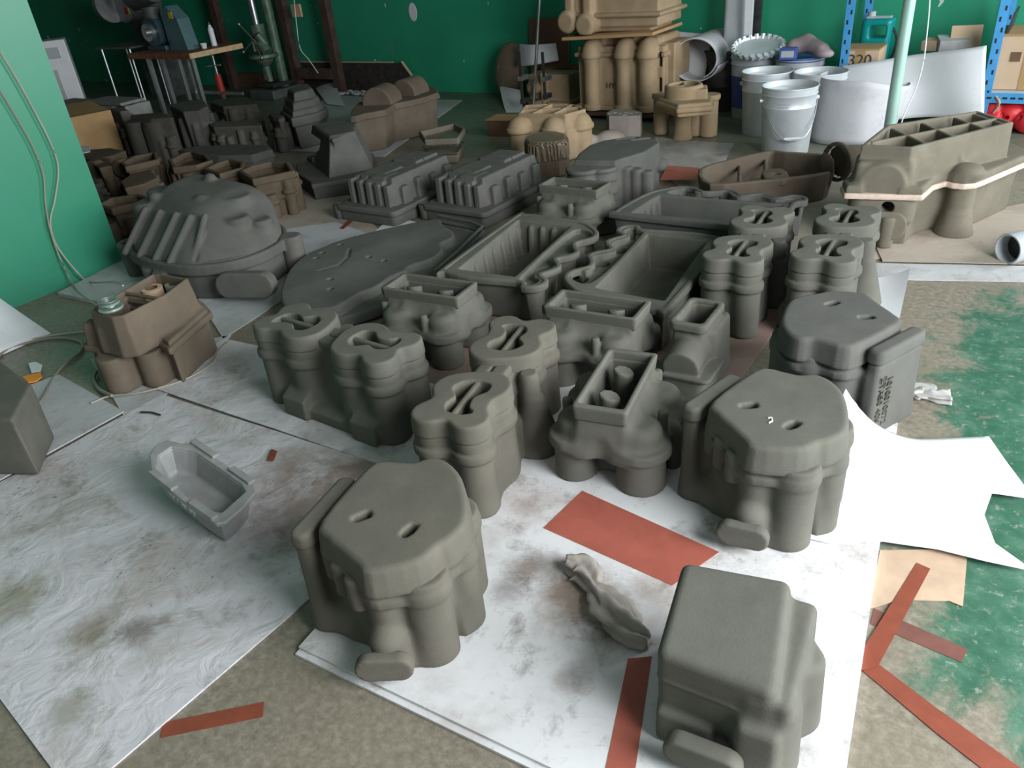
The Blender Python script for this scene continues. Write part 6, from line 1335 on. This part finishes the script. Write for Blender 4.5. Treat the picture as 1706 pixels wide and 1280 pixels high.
def wooden_frame():
    r_ = rthing('timber_stand', 0, 0, 0, 'dark wooden post frame standing before the back wall', 'frame'); Vp = 5.25; us = [av(a, b2, Vp)[0] for a, b2 in ((372, 70), (483, 70), (553, 70))]
    for u_ in us: BM().box((u_, Vp, .9), (.085, .07, 1.8), bevel=.004).build('post', 'wood_dark', r_)
    BM().box(((us[1] + us[2]) / 2, Vp - .02, .17), (us[2] - us[1] - .085, .05, .09), bevel=.003).build('lower_rail', 'wood_dark', r_); BM().box(((us[0] + us[2]) / 2, Vp, 1.84), (us[2] - us[0] + .2, .08, .08), bevel=.003).build('top_rail', 'wood_dark', r_)
    u_, z_ = av(492, 18, Vp - .06); BM().box((u_, Vp - .045, z_), (.11, .02, .10)).build('wood_block', 'wood_edge', r_)
    m_ = BM()
    pts = [(490, 0), (494, 40), (500, 80), (515, 100), (530, 122)]
    o = BM().tube(spline([room(*(lambda a: (a[0], Vp - .10, a[1]))(av(x, y, Vp - .10))) for x, y in pts], 6), .004, 5).build('dangling_string', 'white_plastic', None, True); tag(o, 'thin pale cord hanging on the wooden frame', 'cord')
    # dark board leaning on the wall and plank left of it
    (u0, _), (u1, zt) = av(490, 130, 5.38), av(686, 112, 5.38); w = u1 - u0; b_ = rthing('leaning_board', u0, 5.36, 0, 'dark dusty board with a pale chipped edge leaning on the wall foot', 'board'); b_.rotation_euler = (R(-6), 0, ROOM); h = .24
    q = BM().prism([(0, 0), (w, 0), (w, h * .55), (w - .10, h * .95), (w - .22, h), (0, h)], -.012, .012).build('panel', 'leaning_board', b_); q.rotation_euler = (R(90), 0, 0)
    e_ = BM().box((w / 2 - .1, -.002, h + .004), (w - .22, .024, .008)).box((w - .048, -.002, h * .78), (.17, .026, .008), Matrix.Rotation(R(48), 3, 'Y')).build('pale_edge', 'cardboard_pale', b_)
    p_ = rthing('long_plank', av(420, 140, 5.38)[0], 5.39, 0, 'brown plank leaning low on the wall behind the drill press', 'plank'); BM().box((0, 0, .07), (.7, .02, .14)).build('plank', 'cardboard_dark', p_)
    # rubble at the wall foot
    rr = random.Random(3); m_ = BM()
    for k in range(60): m_.ball(room(av(565 + 62 * rr.random(), 155, 5.3)[0], 5.16 + .18 * rr.random(), .008), .008 + .014 * rr.random(), (1, 1, .6), 8)
    o = m_.build('plaster_rubble', 'sheet_grey', None); tag(o, 'pale plaster rubble along the foot of the leaning board', 'rubble', kind='stuff')
wooden_frame()
def drill_press():
    v_ = 5.0; u_, _ = av(428, 60, v_); r_ = rthing('drill_press', u_ + .03, v_, 0, 'old green drill press with a wheel flange between the wooden posts', 'drill press'); z = lambda py: av(428, py, v_)[1]
    BM().box((0, .05, .04), (.32, .36, .08), bevel=.01).build('base', 'machine_grey', r_); BM().cyl((.05, .12, .08), (.05, .12, 1.6), .045, seg=20).build('column', 'olive_machine', r_, True)
    BM().cyl((0, 0, z(90)), (0, 0, z(40)), .062, seg=24).build('quill_head', 'olive_machine', r_, True); BM().cyl((0, 0, z(40)), (0, 0, 1.4), .028, seg=18).build('spindle', 'steel', r_, True)
    BM().box((0, -.063, (z(84) + z(62)) / 2), (.07, .004, z(62) - z(84))).build('name_plate', 'sheet_grey', r_)
    BM().lathe([(.001, 0), (.12, 0), (.135, .012), (.13, .035), (.09, .045), (.001, .045)], (0, 0, z(97)), 32).build('flange_wheel', 'olive_machine', r_, True); BM().lathe([(.03, -.07), (.05, -.05), (.075, -.02), (.08, 0)], (0, 0, z(97)), 28).build('chuck_cone', 'steel', r_, True)
    BM().cyl((.01, 0, z(135)), (.0, 0, z(97) - .07), .03, .034, seg=16).build('chuck', 'olive_machine', r_, True); BM().cyl((-.02, -.02, z(132)), (-.02, -.02, z(100)), .009, seg=8).build('drill_rod', 'steel', r_, True); BM().box((.02, .05, z(140)), (.2, .24, .03), bevel=.004).build('work_table', 'dark_steel', r_)
    BM().cyl((.06, -.05, z(70)), (.12, -.05, z(86)), .05, seg=16).cyl((.07, -.08, z(55)), (.10, -.03, z(75)), .035, seg=14).build('gear_head', 'olive_machine', r_, True)
    for a in (130, 215, 300): BM().cyl((0, -.07, z(64)), (.17 * math.cos(R(a)), -.10, z(64) + .17 * math.sin(R(a))), .006, seg=8).ball((.17 * math.cos(R(a)), -.10, z(64) + .17 * math.sin(R(a))), .014, seg=10).build('feed_lever', 'steel', r_, True)
drill_press()
def left_back():
    v_ = 3.75; (u0, z1), (u1, z0) = av(38, 80, v_), av(72, 90, v_); r_ = rthing('air_cooler', (u0 + u1) / 2, v_ + .12, 0, 'white air cooler cabinet with a grey panel at the back left', 'cooler', rot=58); w = .34; h = .66
    BM().box((0, 0, h / 2), (w, .26, h), bevel=.012).build('cabinet', 'white_plastic', r_); BM().box((.02, -.132, h - .10), (.16, .004, .09)).build('display_panel', 'grey_plastic', r_)
    for k in range(2): BM().box((-.05 + .07 * k, -.132, h * .42), (.028, .004, .30)).build('vent_slot', 'grey_plastic', r_)
    BM().cyl((.05, 0, h), (.05, -.06, h + .03), .006, seg=8).build('knob', 'steel', r_, True)
    # grey slabs
    for px, py, v2, dx, h_, lab, dz in ((100, 150, 3.30, .40, .26, 'grey foam slab block with a ragged top behind the carton', 0), (165, 145, 3.25, .52, .30, 'pale grey slab block standing right of the ragged one behind the carton', 0)):
        u_ = av(px, py, v2)[0]; r_ = rthing('grey_slab', u_, v2 + .08, 0, lab, 'slab'); v = Vol([-dx / 2 - .02, -.12, 0], [dx / 2 + .02, .14, h_ + .06], .010); v.add(v.box(-dx / 2, dx / 2, -.09, .12, 0, h_, .012)); rr = random.Random(px)
        for k in range(8): x = rr.uniform(-dx / 2, dx / 2); v.sub(v.ball(x, rr.uniform(-.09, -.02), h_, .04, .04, .03), .01)
        v.build('slab', 'stone_grey', r_); BM().box((0, .0, h_ + .012), (dx * .9, .2, .02), bevel=.006).build('top_layer', 'stone_grey', r_)
    # carton: tilted brown box against the partition
    cpts = [(84, 183), (160, 163), (195, 205), (105, 235)]; c = at(135, 215, .20); r_ = thing('brown_carton', (c.x, c.y, 0), -36 - 16, 'brown cardboard carton standing behind the partition edge', 'carton')
    BM().box((0, 0, .16), (.50, .34, .32), bevel=.004).build('box', 'cardboard', r_); BM().box((.0, -.172, .22), (.50, .004, .012)).build('fold_line', 'cardboard_dark', r_); BM().box((.03, -.174, .10), (.46, .006, .16), Matrix.Rotation(R(5), 3, 'X')).build('front_flap', 'cardboard', r_); BM().box((0, 0, .325), (.50, .34, .008), Matrix.Rotation(R(3), 3, 'Y')).build('top_flap', 'cardboard', r_)
    q = [at(x, y, .21) for x, y in ((105, 246), (100, 262), (150, 252), (148, 242))]; o = sheet('paper_scrap', [(w_.x, w_.y) for w_ in q], 0, .003, 'sheet_white', 'white paper lying on the brown castings by the partition edge', 'paper', n=6); o.location.z = .205
left_back()

# ---- cables
def cable(name, pts, r, mat, label, cat='cable'):
    o = BM().tube(spline(pts, 8), r, 6).build(name, mat, None, True); return tag(o, label, cat)
def on_part(px, py, off=.02):
    """point just in front of the partition face"""
    d = _w(np.array([px - CX, py - CY, F_PX])); t = (-3.34 + off) / d.dot(U); q = d * t; return Vector((q.x, q.y, CAM_H + q.z))
cable('hanging_cable', [on_part(0, 85), on_part(30, 135), on_part(60, 190), on_part(85, 240), on_part(97, 280), on_part(92, 330), on_part(84, 370), on_part(95, 410), on_part(130, 455, .05), on_part(150, 470, .10), at(190, 470, .20), at(205, 476, .262)], .0032, 'wire', 'pale cable hanging down the partition to the tan casting')
cable('hanging_cable', [on_part(0, 150), on_part(30, 200), on_part(55, 245), on_part(72, 290), on_part(76, 340), on_part(84, 385), on_part(100, 430, .03), on_part(125, 480, .12), at(148, 500, .22), at(165, 510, .262)], .0032, 'hose', 'tan cable crossing the other one on the green partition')
z_ = zz(0, 420, .252); f_ = lambda q, h=.007: at(*z_([q])[0], h)
cable('floor_cable', [f_((-40, 720)), f_((30, 660)), f_((150, 610)), f_((300, 575)), f_((450, 570)), f_((540, 600)), f_((530, 660)), f_((420, 750)), f_((350, 840)), f_((300, 940), .012), f_((270, 990), .013)], .005, 'hose', 'hose looping over the bare floor left of the tan casting', 'hose')
cable('floor_cable', [f_((-40, 690)), f_((100, 610)), f_((300, 560)), f_((480, 535)), f_((560, 530))], .004, 'wire', 'pale wire running to the tan casting foot', 'wire')
cable('floor_cable', [f_((600, 1000), .014), f_((720, 955), .012), f_((900, 935), .012), f_((1050, 900), .012), f_((1230, 840), .012), f_((1400, 740), .012), f_((1450, 650), .012), f_((1520, 590), .012)], .0030, 'wire', 'pale cable curving round the tan casting', 'cable')
cable('floor_cable', [f_((640, 790), .012), f_((620, 840), .012), f_((660, 910), .012), f_((740, 950), .016)], .006, 'hose', 'short grey hose at the foot of the tan casting', 'hose')
o = flat('orange_scrap', z_([(150, 830), (270, 800), (280, 830), (240, 860), (190, 870)]), .012, .004, 'orange_scrap', 'orange scrap of foil by the left box casting', 'scrap')
o = flat('white_scrap', z_([(190, 740), (235, 730), (280, 750), (270, 790), (210, 800)]), .012, .003, 'sheet_white', 'crumpled white scrap beside the orange foil', 'scrap')
cable('bent_rod', [f_((930, 1060), .012), f_((1000, 1062), .013), f_((1060, 1078), .012)], .003, 'dark_steel', 'short bent dark rod on the wrinkled sheet', 'rod')

# ---- lettering on the numbered gearcase and flaked spot on the wall
def case_letters():
    # side bar face of the third gearcase (its -x side)
    for k, (txt, dy) in enumerate((('1010010072', .036), ('ZTA50 40KG', .064))):
        text_mesh('lettering', txt, .027, .0012, 'ink', g3, face_matrix((-.1790, dy, .095), (0, 0, -1), (-1, 0, 0)))
case_letters()
u_, z2 = av(688, 20, 5.44); o = BM().lathe([(.001, 0), (.05, 0), (.056, -.002), (.05, -.003)], seg=20).build('wall_spot', 'sheet_white', None); o.location = room(u_, 5.436, z2); o.rotation_euler = (R(90), 0, ROOM); o.scale = (.8, 1.25, 1); tag(o, 'round pale patch on the green wall above the leaning board', 'patch')
